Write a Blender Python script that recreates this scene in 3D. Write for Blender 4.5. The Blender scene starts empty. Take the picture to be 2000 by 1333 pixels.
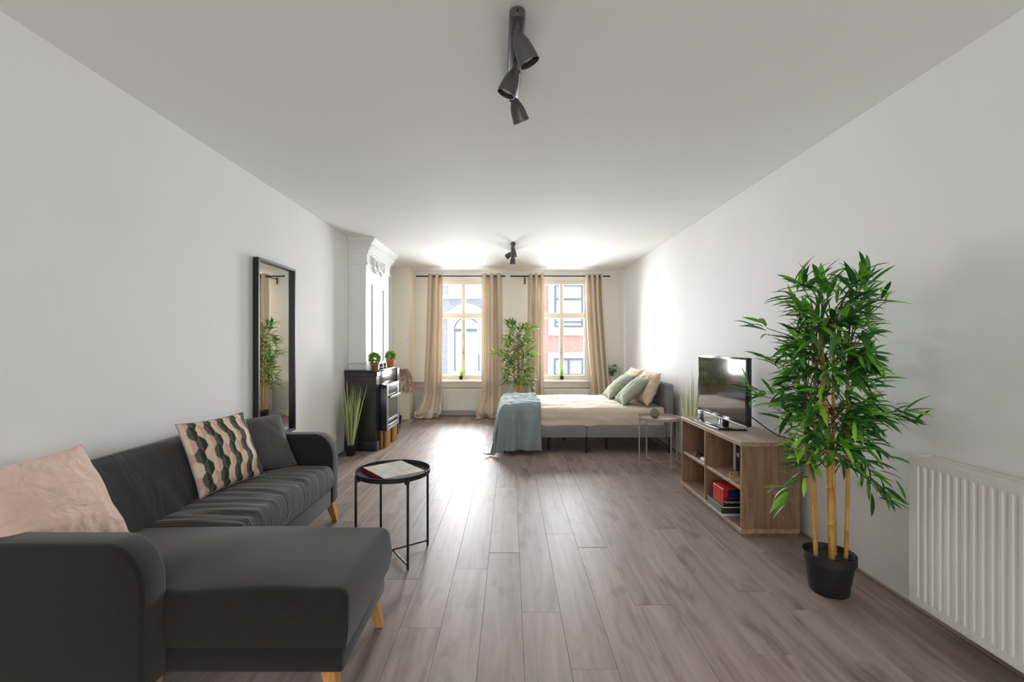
import bpy, bmesh, math, random
from mathutils import Vector, Matrix, noise
random.seed(7)
PI = math.pi
SC = bpy.context.scene
COL = SC.collection

# ------------------------------------------------------------------ camera, world, light, exposure
EYE = 1.30
cd = bpy.data.cameras.new('camera'); cam = bpy.data.objects.new('camera', cd); COL.objects.link(cam)
cam.location = (0, 0, EYE); cam.rotation_euler = (PI/2, 0, 0)
cd.sensor_width = 36.0; cd.lens = 16.0; cd.clip_start = 0.05; cd.clip_end = 200
cd.shift_x = 0.0015; cd.shift_y = 0.00225
SC.camera = cam
w = bpy.data.worlds.new('sky'); SC.world = w; w.use_nodes = True
nt = w.node_tree; bg = nt.nodes['Background']
bg.inputs[0].default_value = (0.90, 0.95, 1.0, 1); bg.inputs[1].default_value = 2.45   # bright overcast sky

def area(name, loc, rot, sx, sy, power, col=(1, 1, 1), spread=180):
    l = bpy.data.lights.new(name, 'AREA'); l.shape = 'RECTANGLE'; l.size = sx; l.size_y = sy
    l.energy = power; l.color = col; l.spread = math.radians(spread)
    o = bpy.data.objects.new(name, l); COL.objects.link(o); o.location = loc; o.rotation_euler = rot
    return o
# daylight entering through the two street windows; the pair behind the camera is added fill light
for x in (-0.855, 0.93):
    area('street_daylight', (x, 8.46, 1.56), (-PI/2+.17, 0, 0), 0.98, 1.66, 150, (0.925, 0.965, 1.0), 130)
for x in (-0.95, 0.95):
    area('rear_fill', (x, -4.68, 1.6), (PI/2, 0, 0), 1.3, 1.7, 48, (1.0, 0.995, 0.985))
SC.view_settings.view_transform = 'Standard'; SC.view_settings.look = 'None'
SC.view_settings.exposure = 0.03; SC.view_settings.gamma = 1.0; SC.view_settings.use_curve_mapping = False
SC.cycles.use_denoising = True
SC.cycles.max_bounces = 10; SC.cycles.diffuse_bounces = 6; SC.cycles.transparent_max_bounces = 16
SC.cycles.sample_clamp_indirect = 6.0
SC.cycles.caustics_reflective = False; SC.cycles.caustics_refractive = False

# ------------------------------------------------------------------ material helpers
def s2l(c):
    return tuple((x/12.92 if x <= .04045 else ((x+.055)/1.055)**2.4) for x in (v/255 for v in c))
def newmat(name):
    m = bpy.data.materials.new(name); m.use_nodes = True
    n = m.node_tree.nodes; l = m.node_tree.links
    return m, n, l, n['Principled BSDF']
def ramp(n, stops, interp='LINEAR'):
    r = n.new('ShaderNodeValToRGB'); r.color_ramp.interpolation = interp
    e = r.color_ramp.elements
    while len(e) < len(stops): e.new(0.5)
    for k, (p, c) in enumerate(stops):
        e[k].position = p; e[k].color = (*c, 1)
    return r
def mat(name, rgb, rough=.5, metal=0, var=.06, scale=8, bump=0, bscale=200, stretch=(1, 1, 1), spec=.5, sheen=0, coat=0):
    """plain surface with a little procedural colour variation and relief; rgb is sRGB 0-255"""
    m, n, l, p = newmat(name)
    c = s2l(rgb)
    tc = n.new('ShaderNodeTexCoord'); mp = n.new('ShaderNodeMapping'); mp.inputs['Scale'].default_value = stretch
    l.new(tc.outputs['Object'], mp.inputs[0])
    nz = n.new('ShaderNodeTexNoise'); nz.inputs['Scale'].default_value = scale; nz.inputs['Detail'].default_value = 5
    l.new(mp.outputs[0], nz.inputs['Vector'])
    r = ramp(n, [(.25, tuple(v*(1-var) for v in c)), (.75, tuple(min(1, v*(1+var)) for v in c))])
    l.new(nz.outputs['Fac'], r.inputs[0]); l.new(r.outputs[0], p.inputs['Base Color'])
    p.inputs['Roughness'].default_value = rough; p.inputs['Metallic'].default_value = metal
    p.inputs['Specular IOR Level'].default_value = spec
    if sheen: p.inputs['Sheen Weight'].default_value = sheen
    if coat: p.inputs['Coat Weight'].default_value = coat; p.inputs['Coat Roughness'].default_value = .08
    if bump:
        nb = n.new('ShaderNodeTexNoise'); nb.inputs['Scale'].default_value = bscale; nb.inputs['Detail'].default_value = 3
        l.new(mp.outputs[0], nb.inputs['Vector'])
        b = n.new('ShaderNodeBump'); b.inputs['Strength'].default_value = bump; b.inputs['Distance'].default_value = .004
        l.new(nb.outputs['Fac'], b.inputs['Height']); l.new(b.outputs[0], p.inputs['Normal'])
    return m
def fabric(name, rgb, weave=900, bump=.35, var=.12, fold=0, foldscale=(1, 1, 1), sheen=.15, trans=0, fscale=9):
    m = mat(name, rgb, .9, 0, var, 60, 0, spec=.2, sheen=sheen)
    n = m.node_tree.nodes; l = m.node_tree.links; p = n['Principled BSDF']
    tc = n.new('ShaderNodeTexCoord')
    nb = n.new('ShaderNodeTexNoise'); nb.inputs['Scale'].default_value = weave; nb.inputs['Detail'].default_value = 2
    l.new(tc.outputs['Object'], nb.inputs['Vector'])
    b = n.new('ShaderNodeBump'); b.inputs['Strength'].default_value = bump; b.inputs['Distance'].default_value = .002
    l.new(nb.outputs['Fac'], b.inputs['Height']); last = b
    if fold:
        mp = n.new('ShaderNodeMapping'); mp.inputs['Scale'].default_value = foldscale
        l.new(tc.outputs['Object'], mp.inputs[0])
        nf = n.new('ShaderNodeTexNoise'); nf.inputs['Scale'].default_value = fscale; nf.inputs['Detail'].default_value = 3; nf.inputs['Distortion'].default_value = .6
        l.new(mp.outputs[0], nf.inputs['Vector'])
        b2 = n.new('ShaderNodeBump'); b2.inputs['Strength'].default_value = fold; b2.inputs['Distance'].default_value = .03
        l.new(nf.outputs['Fac'], b2.inputs['Height']); l.new(b.outputs[0], b2.inputs['Normal']); last = b2
    l.new(last.outputs[0], p.inputs['Normal'])
    if trans:
        out = n['Material Output']; t = n.new('ShaderNodeBsdfTranslucent'); mx = n.new('ShaderNodeMixShader')
        t.inputs[0].default_value = (*[v**.6 for v in s2l(rgb)], 1); mx.inputs[0].default_value = trans
        l.new(p.outputs[0], mx.inputs[1]); l.new(t.outputs[0], mx.inputs[2]); l.new(mx.outputs[0], out.inputs[0])
    return m
def wood(name, stops, scale=(6, 60, 60), rough=.4, per_object=False, spec=.4, distort=1.2, knots=False, bump=.08):
    m, n, l, p = newmat(name)
    tc = n.new('ShaderNodeTexCoord'); src = tc.outputs['Object']
    oi = n.new('ShaderNodeObjectInfo')
    if per_object:
        cmb = n.new('ShaderNodeCombineXYZ'); mm = n.new('ShaderNodeMath'); mm.operation = 'MULTIPLY'; mm.inputs[1].default_value = 37.0
        l.new(oi.outputs['Random'], mm.inputs[0])
        for k in range(3): l.new(mm.outputs[0], cmb.inputs[k])
        ad = n.new('ShaderNodeVectorMath'); ad.operation = 'ADD'
        l.new(src, ad.inputs[0]); l.new(cmb.outputs[0], ad.inputs[1]); src = ad.outputs[0]
    mp = n.new('ShaderNodeMapping'); mp.inputs['Scale'].default_value = scale; l.new(src, mp.inputs[0])
    nz = n.new('ShaderNodeTexNoise'); nz.inputs['Scale'].default_value = 1; nz.inputs['Detail'].default_value = 7
    nz.inputs['Roughness'].default_value = .62; nz.inputs['Distortion'].default_value = distort
    l.new(mp.outputs[0], nz.inputs['Vector'])
    r = ramp(n, stops); l.new(nz.outputs['Fac'], r.inputs[0])
    colour = r.outputs[0]
    if per_object:
        hs = n.new('ShaderNodeHueSaturation'); mr = n.new('ShaderNodeMapRange')
        mr.inputs['To Min'].default_value = .86; mr.inputs['To Max'].default_value = 1.12
        l.new(oi.outputs['Random'], mr.inputs['Value']); l.new(mr.outputs[0], hs.inputs['Value']); l.new(colour, hs.inputs['Color']); colour = hs.outputs[0]
    if knots:
        mk = n.new('ShaderNodeMapping'); mk.inputs['Scale'].default_value = (9, 2.6, 9); l.new(src, mk.inputs[0])
        nk = n.new('ShaderNodeTexNoise'); nk.inputs['Scale'].default_value = 1; nk.inputs['Detail'].default_value = 4; nk.inputs['Distortion'].default_value = .8
        l.new(mk.outputs[0], nk.inputs['Vector'])
        rk = ramp(n, [(.55, (1, 1, 1)), (.72, (.55, .52, .50))]); l.new(nk.outputs['Fac'], rk.inputs[0])
        mx = n.new('ShaderNodeMix'); mx.data_type = 'RGBA'; mx.blend_type = 'MULTIPLY'; mx.inputs[0].default_value = .8
        l.new(colour, mx.inputs[6]); l.new(rk.outputs[0], mx.inputs[7]); colour = mx.outputs[2]
    l.new(colour, p.inputs['Base Color']); p.inputs['Roughness'].default_value = rough; p.inputs['Specular IOR Level'].default_value = spec
    if bump:
        b = n.new('ShaderNodeBump'); b.inputs['Strength'].default_value = bump; b.inputs['Distance'].default_value = .002
        l.new(nz.outputs['Fac'], b.inputs['Height']); l.new(b.outputs[0], p.inputs['Normal'])
    return m
def leafmat(name, stops, rough=.4, island=False, trans=.25):
    m, n, l, p = newmat(name)
    if island: g = n.new('ShaderNodeNewGeometry'); src = g.outputs['Random Per Island']
    else: g = n.new('ShaderNodeObjectInfo'); src = g.outputs['Random']
    r = ramp(n, [(a, s2l(c)) for a, c in stops]); l.new(src, r.inputs[0]); l.new(r.outputs[0], p.inputs['Base Color'])
    p.inputs['Roughness'].default_value = rough
    out = n['Material Output']; t = n.new('ShaderNodeBsdfTranslucent'); mx = n.new('ShaderNodeMixShader'); mx.inputs[0].default_value = trans
    l.new(r.outputs[0], t.inputs[0]); l.new(p.outputs[0], mx.inputs[1]); l.new(t.outputs[0], mx.inputs[2]); l.new(mx.outputs[0], out.inputs[0])
    return m
def glass(name, tint=(1, 1, 1), refl=.06):
    m, n, l, p = newmat(name); n.remove(p)
    t = n.new('ShaderNodeBsdfTransparent'); t.inputs[0].default_value = (*tint, 1)
    g = n.new('ShaderNodeBsdfGlossy'); g.inputs['Roughness'].default_value = .02
    f = n.new('ShaderNodeFresnel'); f.inputs[0].default_value = 1.45
    mx = n.new('ShaderNodeMixShader'); l.new(f.outputs[0], mx.inputs[0]); l.new(t.outputs[0], mx.inputs[1]); l.new(g.outputs[0], mx.inputs[2])
    l.new(mx.outputs[0], n['Material Output'].inputs[0]); return m

M = {}
M['wall'] = mat('wall_paint', (236, 236, 234), .75, 0, .035, .9, .06, 120)
M['ceiling'] = mat('ceiling_paint', (243, 242, 239), .75, 0, .02, 1.0, .05, 60, stretch=(1, .35, 1), spec=.03)
M['pillar'] = mat('cream_paint', (236, 228, 210), .6, 0, .02, 3)
M['trimwhite'] = mat('white_gloss_paint', (238, 238, 236), .35, 0, .02, 3)
M['creamgloss'] = mat('cream_gloss_paint', (238, 231, 217), .4, 0, .02, 3)
M['plank'] = wood('laminate_oak', [(.25, s2l((126, 109, 102))), (.48, s2l((152, 136, 128))), (.72, s2l((168, 153, 145)))], (15, 1.1, 15), .46, True, .22, 1.0, True, .05)
M['subfloor'] = mat('dark_underlay', (84, 72, 66), .9)
M['sofa'] = fabric('charcoal_weave', (34, 34, 34), 700, .5, .16, sheen=.28)
M['sofaseat'] = fabric('charcoal_weave_creased', (46, 46, 48), 700, .4, .16, .28, (.8, 9, 1), fscale=5, sheen=.3)
M['sofaback'] = fabric('charcoal_weave_tucked', (48, 48, 50), 700, .4, .14, .45, (1, 2.2, .8), fscale=3, sheen=.28)
M['oakleg'] = wood('beech', [(.3, s2l((190, 130, 70))), (.7, s2l((222, 168, 104)))], (40, 40, 5), .45)
M['blackmetal'] = mat('black_powder_coat', (28, 28, 30), .45, 0, .05, 30)
M['blackpaint'] = mat('black_gloss_paint', (40, 40, 43), .18, 0, .12, 6, .03, 40, spec=.6, coat=.3)
M['blackplastic'] = mat('black_plastic', (22, 22, 23), .35, 0, .05, 20)
M['greymetal'] = mat('dark_grey_metal', (84, 82, 80), .38, .2, .04, 15)
M['chrome'] = mat('brushed_steel', (190, 192, 196), .25, .9, .03, 40)
M['mirror'] = mat('mirror_silver', (235, 238, 236), .015, 1, .002, 2)
M['curtain'] = fabric('sand_linen', (224, 209, 188), 500, .25, .05, sheen=.1, trans=.18)
M['sheet'] = fabric('cream_cotton', (215, 199, 182), 600, .15, .04, .5, (1, 1, 1), fscale=5)
M['pillowcream'] = fabric('cream_pillowcase', (222, 200, 176), 600, .15, .05, .9, (1, 1, 1), fscale=7)
M['mattress'] = fabric('mattress_ticking', (222, 220, 216), 400, .2, .04)
M['sage'] = fabric('sage_linen', (148, 154, 134), 500, .2, .06, .7, (1, 1, 1), fscale=7)
M['throw'] = fabric('blue_grey_knit', (136, 150, 151), 260, .5, .08, .2, (1, 1, 1), fscale=14)
M['bedgrey'] = fabric('grey_upholstery', (136, 136, 136), 600, .3, .08)
M['pink'] = fabric('blush_cotton', (222, 192, 177), 600, .15, .04, .9, (1, 1.6, 1), fscale=7)
M['greycushion'] = fabric('grey_velvet', (84, 80, 82), 500, .15, .05, .35, (1, 1, 1), fscale=5, sheen=.3)
M['bench'] = wood('walnut_foil', [(.28, s2l((112, 84, 62))), (.5, s2l((146, 117, 93))), (.72, s2l((166, 138, 114)))], (22, 22, 2.2), .42)
M['benchtop'] = wood('walnut_foil_top', [(.28, s2l((140, 114, 96))), (.5, s2l((172, 148, 128))), (.72, s2l((192, 168, 148)))], (22, 1.8, 22), .38)
M['radiator'] = mat('radiator_enamel', (230, 228, 219), .35, 0, .015, 4)
M['potblack'] = mat('black_pot_plastic', (30, 31, 33), .5, 0, .06, 14)
M['soil'] = mat('dark_soil', (52, 44, 38), .95, 0, .4, 60, .8, 90)
M['cane'] = wood('bamboo_cane', [(.3, s2l((158, 112, 48))), (.7, s2l((212, 168, 92)))], (30, 30, 5), .4)
M['twig'] = mat('brown_twig', (84, 70, 46), .7, 0, .2, 30)
LS = [(0, (36, 78, 38)), (.4, (62, 118, 50)), (.72, (98, 164, 58)), (1, (164, 214, 80))]
M['leaf'] = leafmat('bamboo_leaf', LS)
M['leafmass'] = leafmat('bamboo_leaf_mass', LS, island=True)
LF = [(0, (74, 112, 62)), (.5, (124, 160, 76)), (1, (196, 214, 112))]  # paler greens for the far bamboo, window light put into the colour
M['leaffar'] = leafmat('bamboo_leaf_lit_colour', LF, island=True, trans=.4)
M['blade'] = leafmat('pale_grass_blade', [(0, (150, 170, 106)), (.5, (194, 208, 148)), (1, (228, 236, 190))], .5)
M['drygrass'] = leafmat('dry_grass_blade', [(0, (140, 146, 86)), (.5, (196, 198, 148)), (1, (232, 228, 200))], .6)
M['herb'] = leafmat('herb_leaf', [(0, (84, 118, 44)), (.5, (124, 158, 60)), (1, (176, 198, 96))], .5, True)
M['sillgrass'] = leafmat('sill_grass', [(0, (120, 168, 60)), (1, (190, 220, 110))], .5, True, .4)
M['sillleaf'] = leafmat('glossy_green_leaf', [(0, (46, 112, 40)), (1, (104, 170, 70))], .35, False, .3)
M['terracotta'] = mat('terracotta', (198, 122, 78), .8, 0, .1, 12)
M['terracotta2'] = mat('brown_terracotta', (150, 108, 64), .75, 0, .14, 12)
M['greenglass'] = mat('green_glass_jar', (50, 88, 62), .1, 0, .1, 6, coat=.5)
M['jarlabel'] = mat('white_jar_label', (226, 230, 222), .6)
M['stove'] = mat('navy_black_enamel', (26, 30, 40), .3, 0, .08, 8)
M['stoveframe'] = mat('satin_steel', (176, 180, 186), .3, .4, .04, 30)
M['darkglass'] = mat('smoked_glass', (46, 44, 40), .08, 0, .1, 3, coat=.6)
M['gold'] = wood('golden_bark', [(.3, s2l((158, 112, 50))), (.7, s2l((222, 176, 96)))], (50, 50, 3), .4)
M['plume'] = leafmat('dusty_pink_plume', [(0, (158, 128, 112)), (1, (196, 166, 150))], .8, True, .3)
M['tvscreen'] = mat('tv_glass', (8, 9, 10), .06, 0, .02, 3, spec=.6, coat=1)
M['tvblack'] = mat('tv_gloss_black', (14, 14, 15), .15, 0, .02, 3, coat=.5)
M['paper'] = mat('paper_edges', (226, 220, 208), .8, 0, .04, 90, stretch=(1, 1, 20))
M['bookred'] = mat('dark_red_cover', (124, 36, 32), .45, 0, .1, 20)
M['boxred'] = mat('red_card', (196, 34, 32), .35, 0, .06, 20)
M['boxblue'] = mat('blue_card', (28, 40, 104), .35, 0, .06, 20)
M['boxdark'] = mat('black_card', (28, 26, 30), .4)
M['boxgreen'] = mat('dark_green_card', (40, 58, 44), .45, 0, .08, 20)
M['boxlabel'] = mat('grey_green_print', (110, 128, 118), .45, 0, .08, 20)
M['whitecard'] = mat('white_card', (214, 210, 204), .5)
M['print'] = mat('white_print', (224, 224, 220), .6, 0, .01)
M['rattan'] = mat('natural_rattan', (198, 166, 120), .7, 0, .15, 80)
M['taupemetal'] = mat('taupe_powder_coat', (170, 158, 150), .45, 0, .04, 20)
M['cactus'] = mat('grey_green_ball', (126, 126, 106), .8, 0, .25, 70, .8, 120)
M['bulb'] = mat('frosted_bulb', (214, 212, 206), .3)
M['socket'] = mat('white_plastic', (232, 230, 224), .35)
M['pane'] = glass('window_glass')
M['brickgrey'] = None; M['brickred'] = None
def brickmat(name, c1, c2, cm):
    m, n, l, p = newmat(name)
    tc = n.new('ShaderNodeTexCoord'); mp = n.new('ShaderNodeMapping'); mp.inputs['Rotation'].default_value = (PI/2, 0, 0)
    l.new(tc.outputs['Object'], mp.inputs[0])
    b = n.new('ShaderNodeTexBrick'); b.inputs['Scale'].default_value = 4.5; b.inputs['Mortar Size'].default_value = .012
    b.inputs['Color1'].default_value = (*s2l(c1), 1); b.inputs['Color2'].default_value = (*s2l(c2), 1); b.inputs['Mortar'].default_value = (*s2l(cm), 1)
    l.new(mp.outputs[0], b.inputs['Vector']); l.new(b.outputs['Color'], p.inputs['Base Color']); p.inputs['Roughness'].default_value = .85
    return m
M['brickgrey'] = brickmat('grey_brick', (158, 162, 176), (172, 176, 188), (188, 190, 196))
M['brickred'] = brickmat('red_brick', (206, 164, 152), (196, 150, 140), (214, 198, 190))
M['stonewhite'] = mat('white_stone', (236, 236, 234), .6, 0, .02, 3)
M['farframe'] = mat('slate_blue_frame', (112, 124, 142), .5)
M['farglass'] = mat('far_window_glass', (196, 200, 196), .08, 0, .12, 1.2)
M['street'] = mat('street_paving', (128, 124, 120), .9, 0, .1, 4)
# hexagon-print cushion: printed colours are stored on the cloth as a colour attribute
m_, n_, l_, p_ = newmat('hexagon_print_cotton'); a_ = n_.new('ShaderNodeAttribute'); a_.attribute_name = 'print'
l_.new(a_.outputs['Color'], p_.inputs['Base Color']); p_.inputs['Roughness'].default_value = .9; M['hexprint'] = m_
m_, n_, l_, p_ = newmat('book_cover_print'); tc_ = n_.new('ShaderNodeTexCoord'); nz_ = n_.new('ShaderNodeTexNoise'); nz_.inputs['Scale'].default_value = 9
l_.new(tc_.outputs['Object'], nz_.inputs['Vector']); r_ = ramp(n_, [(.3, s2l((150, 176, 178))), (.5, s2l((204, 200, 188))), (.62, s2l((196, 186, 158))), (.75, s2l((150, 144, 120)))])
l_.new(nz_.outputs['Fac'], r_.inputs[0]); l_.new(r_.outputs[0], p_.inputs['Base Color']); p_.inputs['Roughness'].default_value = .3; M['cover'] = m_

# ------------------------------------------------------------------ mesh helpers
def BM(): return bmesh.new()
def box(bm, x0, x1, y0, y1, z0, z1, r=0, seg=2, mat3=None):
    mx = Matrix.Translation(((x0+x1)/2, (y0+y1)/2, (z0+z1)/2)) @ Matrix.Diagonal((x1-x0, y1-y0, z1-z0, 1))
    if mat3 is not None: mx = mat3 @ mx
    vs = bmesh.ops.create_cube(bm, size=1, matrix=mx)['verts']
    if r:
        es = list({e for v in vs for e in v.link_edges})
        bmesh.ops.bevel(bm, geom=es, offset=r, segments=seg, profile=.5, affect='EDGES')
    return bm
def frame_of(t):
    t = t.normalized(); a = Vector((0, 0, 1)) if abs(t.z) < .95 else Vector((1, 0, 0))
    u = t.cross(a).normalized(); return u, t.cross(u).normalized()
def tube(bm, pts, rad, n=8, cap=True):
    pts = [Vector(p) for p in pts]; k = len(pts)
    if not hasattr(rad, '__len__'): rad = [rad]*k
    rings = []; u = None
    for i, p in enumerate(pts):
        t = (pts[min(i+1, k-1)] - pts[max(i-1, 0)]).normalized()
        if u is None: u, v = frame_of(t)
        else:
            u = (u - t*u.dot(t)).normalized(); v = t.cross(u)
        rings.append([bm.verts.new(p + (u*math.cos(2*PI*j/n) + v*math.sin(2*PI*j/n))*rad[i]) for j in range(n)])
    for a, b in zip(rings, rings[1:]):
        for j in range(n): bm.faces.new((a[j], a[(j+1) % n], b[(j+1) % n], b[j]))
    if cap:
        bm.faces.new(rings[0][::-1]); bm.faces.new(rings[-1])
    return bm
def lathe(bm, prof, n=24, mx=None, cap=True, sy=1.0):
    mx = mx or Matrix.Identity(4); rings = []
    for r, z in prof:
        rings.append([bm.verts.new(mx @ Vector((r*math.cos(2*PI*j/n), sy*r*math.sin(2*PI*j/n), z))) for j in range(n)])
    for a, b in zip(rings, rings[1:]):
        for j in range(n): bm.faces.new((a[j], a[(j+1) % n], b[(j+1) % n], b[j]))
    if cap:
        bm.faces.new(rings[0][::-1]); bm.faces.new(rings[-1])
    return bm
def prism(bm, poly, axis, a0, a1, r=0, seg=2):
    """closed 2D outline extruded along 'x', 'y' or 'z'"""
    def P(p, a): return {'y': (p[0], a, p[1]), 'x': (a, p[0], p[1]), 'z': (p[0], p[1], a)}[axis]
    A = [bm.verts.new(P(p, a0)) for p in poly]; Bv = [bm.verts.new(P(p, a1)) for p in poly]; k = len(poly)
    fs = [bm.faces.new(A), bm.faces.new(Bv[::-1])]
    for i in range(k): fs.append(bm.faces.new((A[i], Bv[i], Bv[(i+1) % k], A[(i+1) % k])))
    bmesh.ops.recalc_face_normals(bm, faces=fs)
    if r:
        es = list(fs[0].edges) + list(fs[1].edges)
        bmesh.ops.bevel(bm, geom=es, offset=r, segments=seg, profile=.5, affect='EDGES')
    return bm
def grid(bm, nu, nv, fn):
    vs = [[bm.verts.new(fn(i/(nu-1), j/(nv-1))) for i in range(nu)] for j in range(nv)]
    for j in range(nv-1):
        for i in range(nu-1): bm.faces.new((vs[j][i], vs[j][i+1], vs[j+1][i+1], vs[j+1][i]))
    return vs
def wm(o):
    m = o.matrix_basis.copy(); p = o.parent
    while p: m = p.matrix_basis @ m; p = p.parent
    return m
def obj(name, bm, material, parent=None, smooth=35, world=True, kind=None, label=None, solid=0, subsurf=0):
    me = bpy.data.meshes.new(name); bmesh.ops.recalc_face_normals(bm, faces=bm.faces) if smooth != 'keep' else None
    bm.to_mesh(me); bm.free()
    me.materials.append(material)
    if smooth:
        me.shade_smooth()
        if smooth != 'keep' and smooth < 180: me.set_sharp_from_angle(angle=math.radians(smooth))
    o = bpy.data.objects.new(name, me); COL.objects.link(o)
    if parent:
        o.parent = parent
        if world: me.transform(wm(parent).inverted())
    if kind: o['kind'] = kind
    if label: o['label'] = label
    if solid:
        s = o.modifiers.new('thickness', 'SOLIDIFY'); s.thickness = solid; s.offset = 0
    if subsurf:
        s = o.modifiers.new('smooth', 'SUBSURF'); s.levels = subsurf; s.render_levels = subsurf
    return o
def thing(name, label, cat, loc=(0, 0, 0), rotz=0, group=None):
    o = bpy.data.objects.new(name, None); COL.objects.link(o); o.empty_display_size = .1
    o.location = loc; o.rotation_euler = (0, 0, rotz); o['label'] = label; o['category'] = cat
    if group: o['group'] = group
    return o
def tag(o, label, cat, group=None):
    o['label'] = label; o['category'] = cat
    if group: o['group'] = group
    return o
def struct(name, bm, material, label=None, smooth=35):
    o = obj(name, bm, material, smooth=smooth); o['kind'] = 'structure'
    if label: o['label'] = label
    return o
def ctr(o):
    """put a one-mesh thing's origin at its base"""
    me = o.data; xs = [v.co for v in me.vertices]
    c = Vector(((min(v.x for v in xs)+max(v.x for v in xs))/2, (min(v.y for v in xs)+max(v.y for v in xs))/2, min(v.z for v in xs)))
    me.transform(Matrix.Translation(-c)); o.location = c; return o
def fbm(x, y, z=0, s=1): return noise.noise(Vector((x*s, y*s, z*s)))
def text_mesh(name, body, size, mx, material, parent, depth=.0006):
    c = bpy.data.curves.new(name, 'FONT'); c.body = body; c.size = size; c.extrude = depth; c.resolution_u = 3
    t = bpy.data.objects.new(name, c); COL.objects.link(t)
    me = bpy.data.meshes.new_from_object(t.evaluated_get(bpy.context.evaluated_depsgraph_get()))
    bpy.data.objects.remove(t); bpy.data.curves.remove(c)
    me.name = name; me.materials.clear(); me.materials.append(material); me.transform(wm(parent).inverted() @ mx)
    o = bpy.data.objects.new(name, me); COL.objects.link(o); o.parent = parent; return o

# ------------------------------------------------------------------ the room
H = 2.605; YB = 8.25; YF = -4.6; XL = -2.0; XR = 2.0
struct('wall_left', box(BM(), XL-.15, XL, YF-.2, YB+.3, -.05, H+.05), M['wall'], 'white painted long wall on the left')
struct('wall_right', box(BM(), XR, XR+.15, YF-.2, YB+.3, -.05, H+.05), M['wall'], 'white painted long wall on the right')
struct('ceiling', box(BM(), XL, XR, YF, YB+.01, H, H+.15), M['ceiling'], 'smooth white ceiling with a faint sheen')
bm = BM()
WIN = [(-.855, .5), (.93, .5)]; Z0, Z1 = .62, 2.44
xs = [XL]
for c, hw in WIN: xs += [c-hw, c+hw]
xs.append(XR)
for k in (0, 2, 4): box(bm, xs[k], xs[k+1], YB, YB+.3, Z0, H)
box(bm, XL, XR, YB, YB+.3, -.05, Z0)
for c, hw in WIN: box(bm, c-hw, c+hw, YB, YB+.3, Z1, H)
struct('wall_back', bm, M['wall'], 'white window wall at the far end of the room')
bm = BM()
fx = [XL, -1.65, -.25, .25, 1.65, XR]
for k in (0, 2, 4): box(bm, fx[k], fx[k+1], YF-.2, YF, -.05, H)
for k in (1, 3): box(bm, fx[k], fx[k+1], YF-.2, YF, -.05, .7); box(bm, fx[k], fx[k+1], YF-.2, YF, 2.5, H)  # window openings added to let the rear fill light in
struct('wall_front', bm, M['wall'], 'white wall behind the viewer with two openings added for fill light')
struct('wall_pillar', box(BM(), XL, -1.726, 7.75, YB, 0, H, .004, 1), M['pillar'], 'cream painted pier beside the left window')
struct('wall_pier', box(BM(), 1.955, XR, 7.86, YB, 0, H, .003, 1), M['trimwhite'], 'narrow white pier in the far right corner')
# ledge and apron below the windows
bm = BM(); box(bm, -1.726, 1.955, 8.10, YB, .605, .63, .004); struct('trim_1', bm, M['creamgloss'], 'cream window ledge running the width of the wall')
bm = BM(); box(bm, -1.726, 1.955, 8.19, YB, .5, .605, .003); struct('trim_2', bm, M['creamgloss'], 'cream apron board under the window ledge')
struct('baseboard_back', box(BM(), -1.726, 1.955, 8.215, YB, 0, .09, .004), M['trimwhite'])
struct('baseboard_right', box(BM(), 1.985, XR, YF, 7.86, 0, .012, .003, 1), M['plank'], 'thin wood edge strip along the right wall')
struct('baseboard_left', box(BM(), XL, -1.985, YF, 5.47, 0, .012, .003, 1), M['plank'], 'thin wood edge strip along the left wall')
# floor of separate laminate planks
floor = struct('floor', box(BM(), XL, XR, YF, YB, -.06, -.010), M['subfloor'], 'grey-brown oak laminate floor')
PW, PLN = .187, 1.283
pm = bpy.data.meshes.new('plank'); bm = box(BM(), -PW/2+.0003, PW/2-.0003, -PLN/2+.0003, PLN/2-.0003, -.009, 0, .0009, 1); bm.to_mesh(pm); bm.free(); pm.materials.append(M['plank'])
joint = {-4: 2.51, -3: 2.08, -2: 2.62, -1: 2.826, 0: 2.20, 1: 1.815, 2: 2.90, 3: 2.263}
rp = random.Random(3)
for k in range(-11, 11):
    x0 = .055 + k*PW; x1 = min(x0+PW, XR); off = joint.get(k, rp.uniform(0, PLN))
    s = off - math.ceil((off-YF)/PLN)*PLN
    while s < YB:
        a, b = max(s, YF), min(s+PLN, YB)
        if b-a > .02:
            o = bpy.data.objects.new('plank', pm); COL.objects.link(o); o.parent = floor
            o.location = ((x0+x1)/2, (a+b)/2, rp.uniform(-.0009, 0)); o.scale = ((x1-x0)/PW, (b-a)/PLN, 1)
            if -5 <= k <= 3: o.rotation_euler = (rp.uniform(-.0009, .0009), rp.uniform(-.003, .003), 0)
        s += PLN

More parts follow.
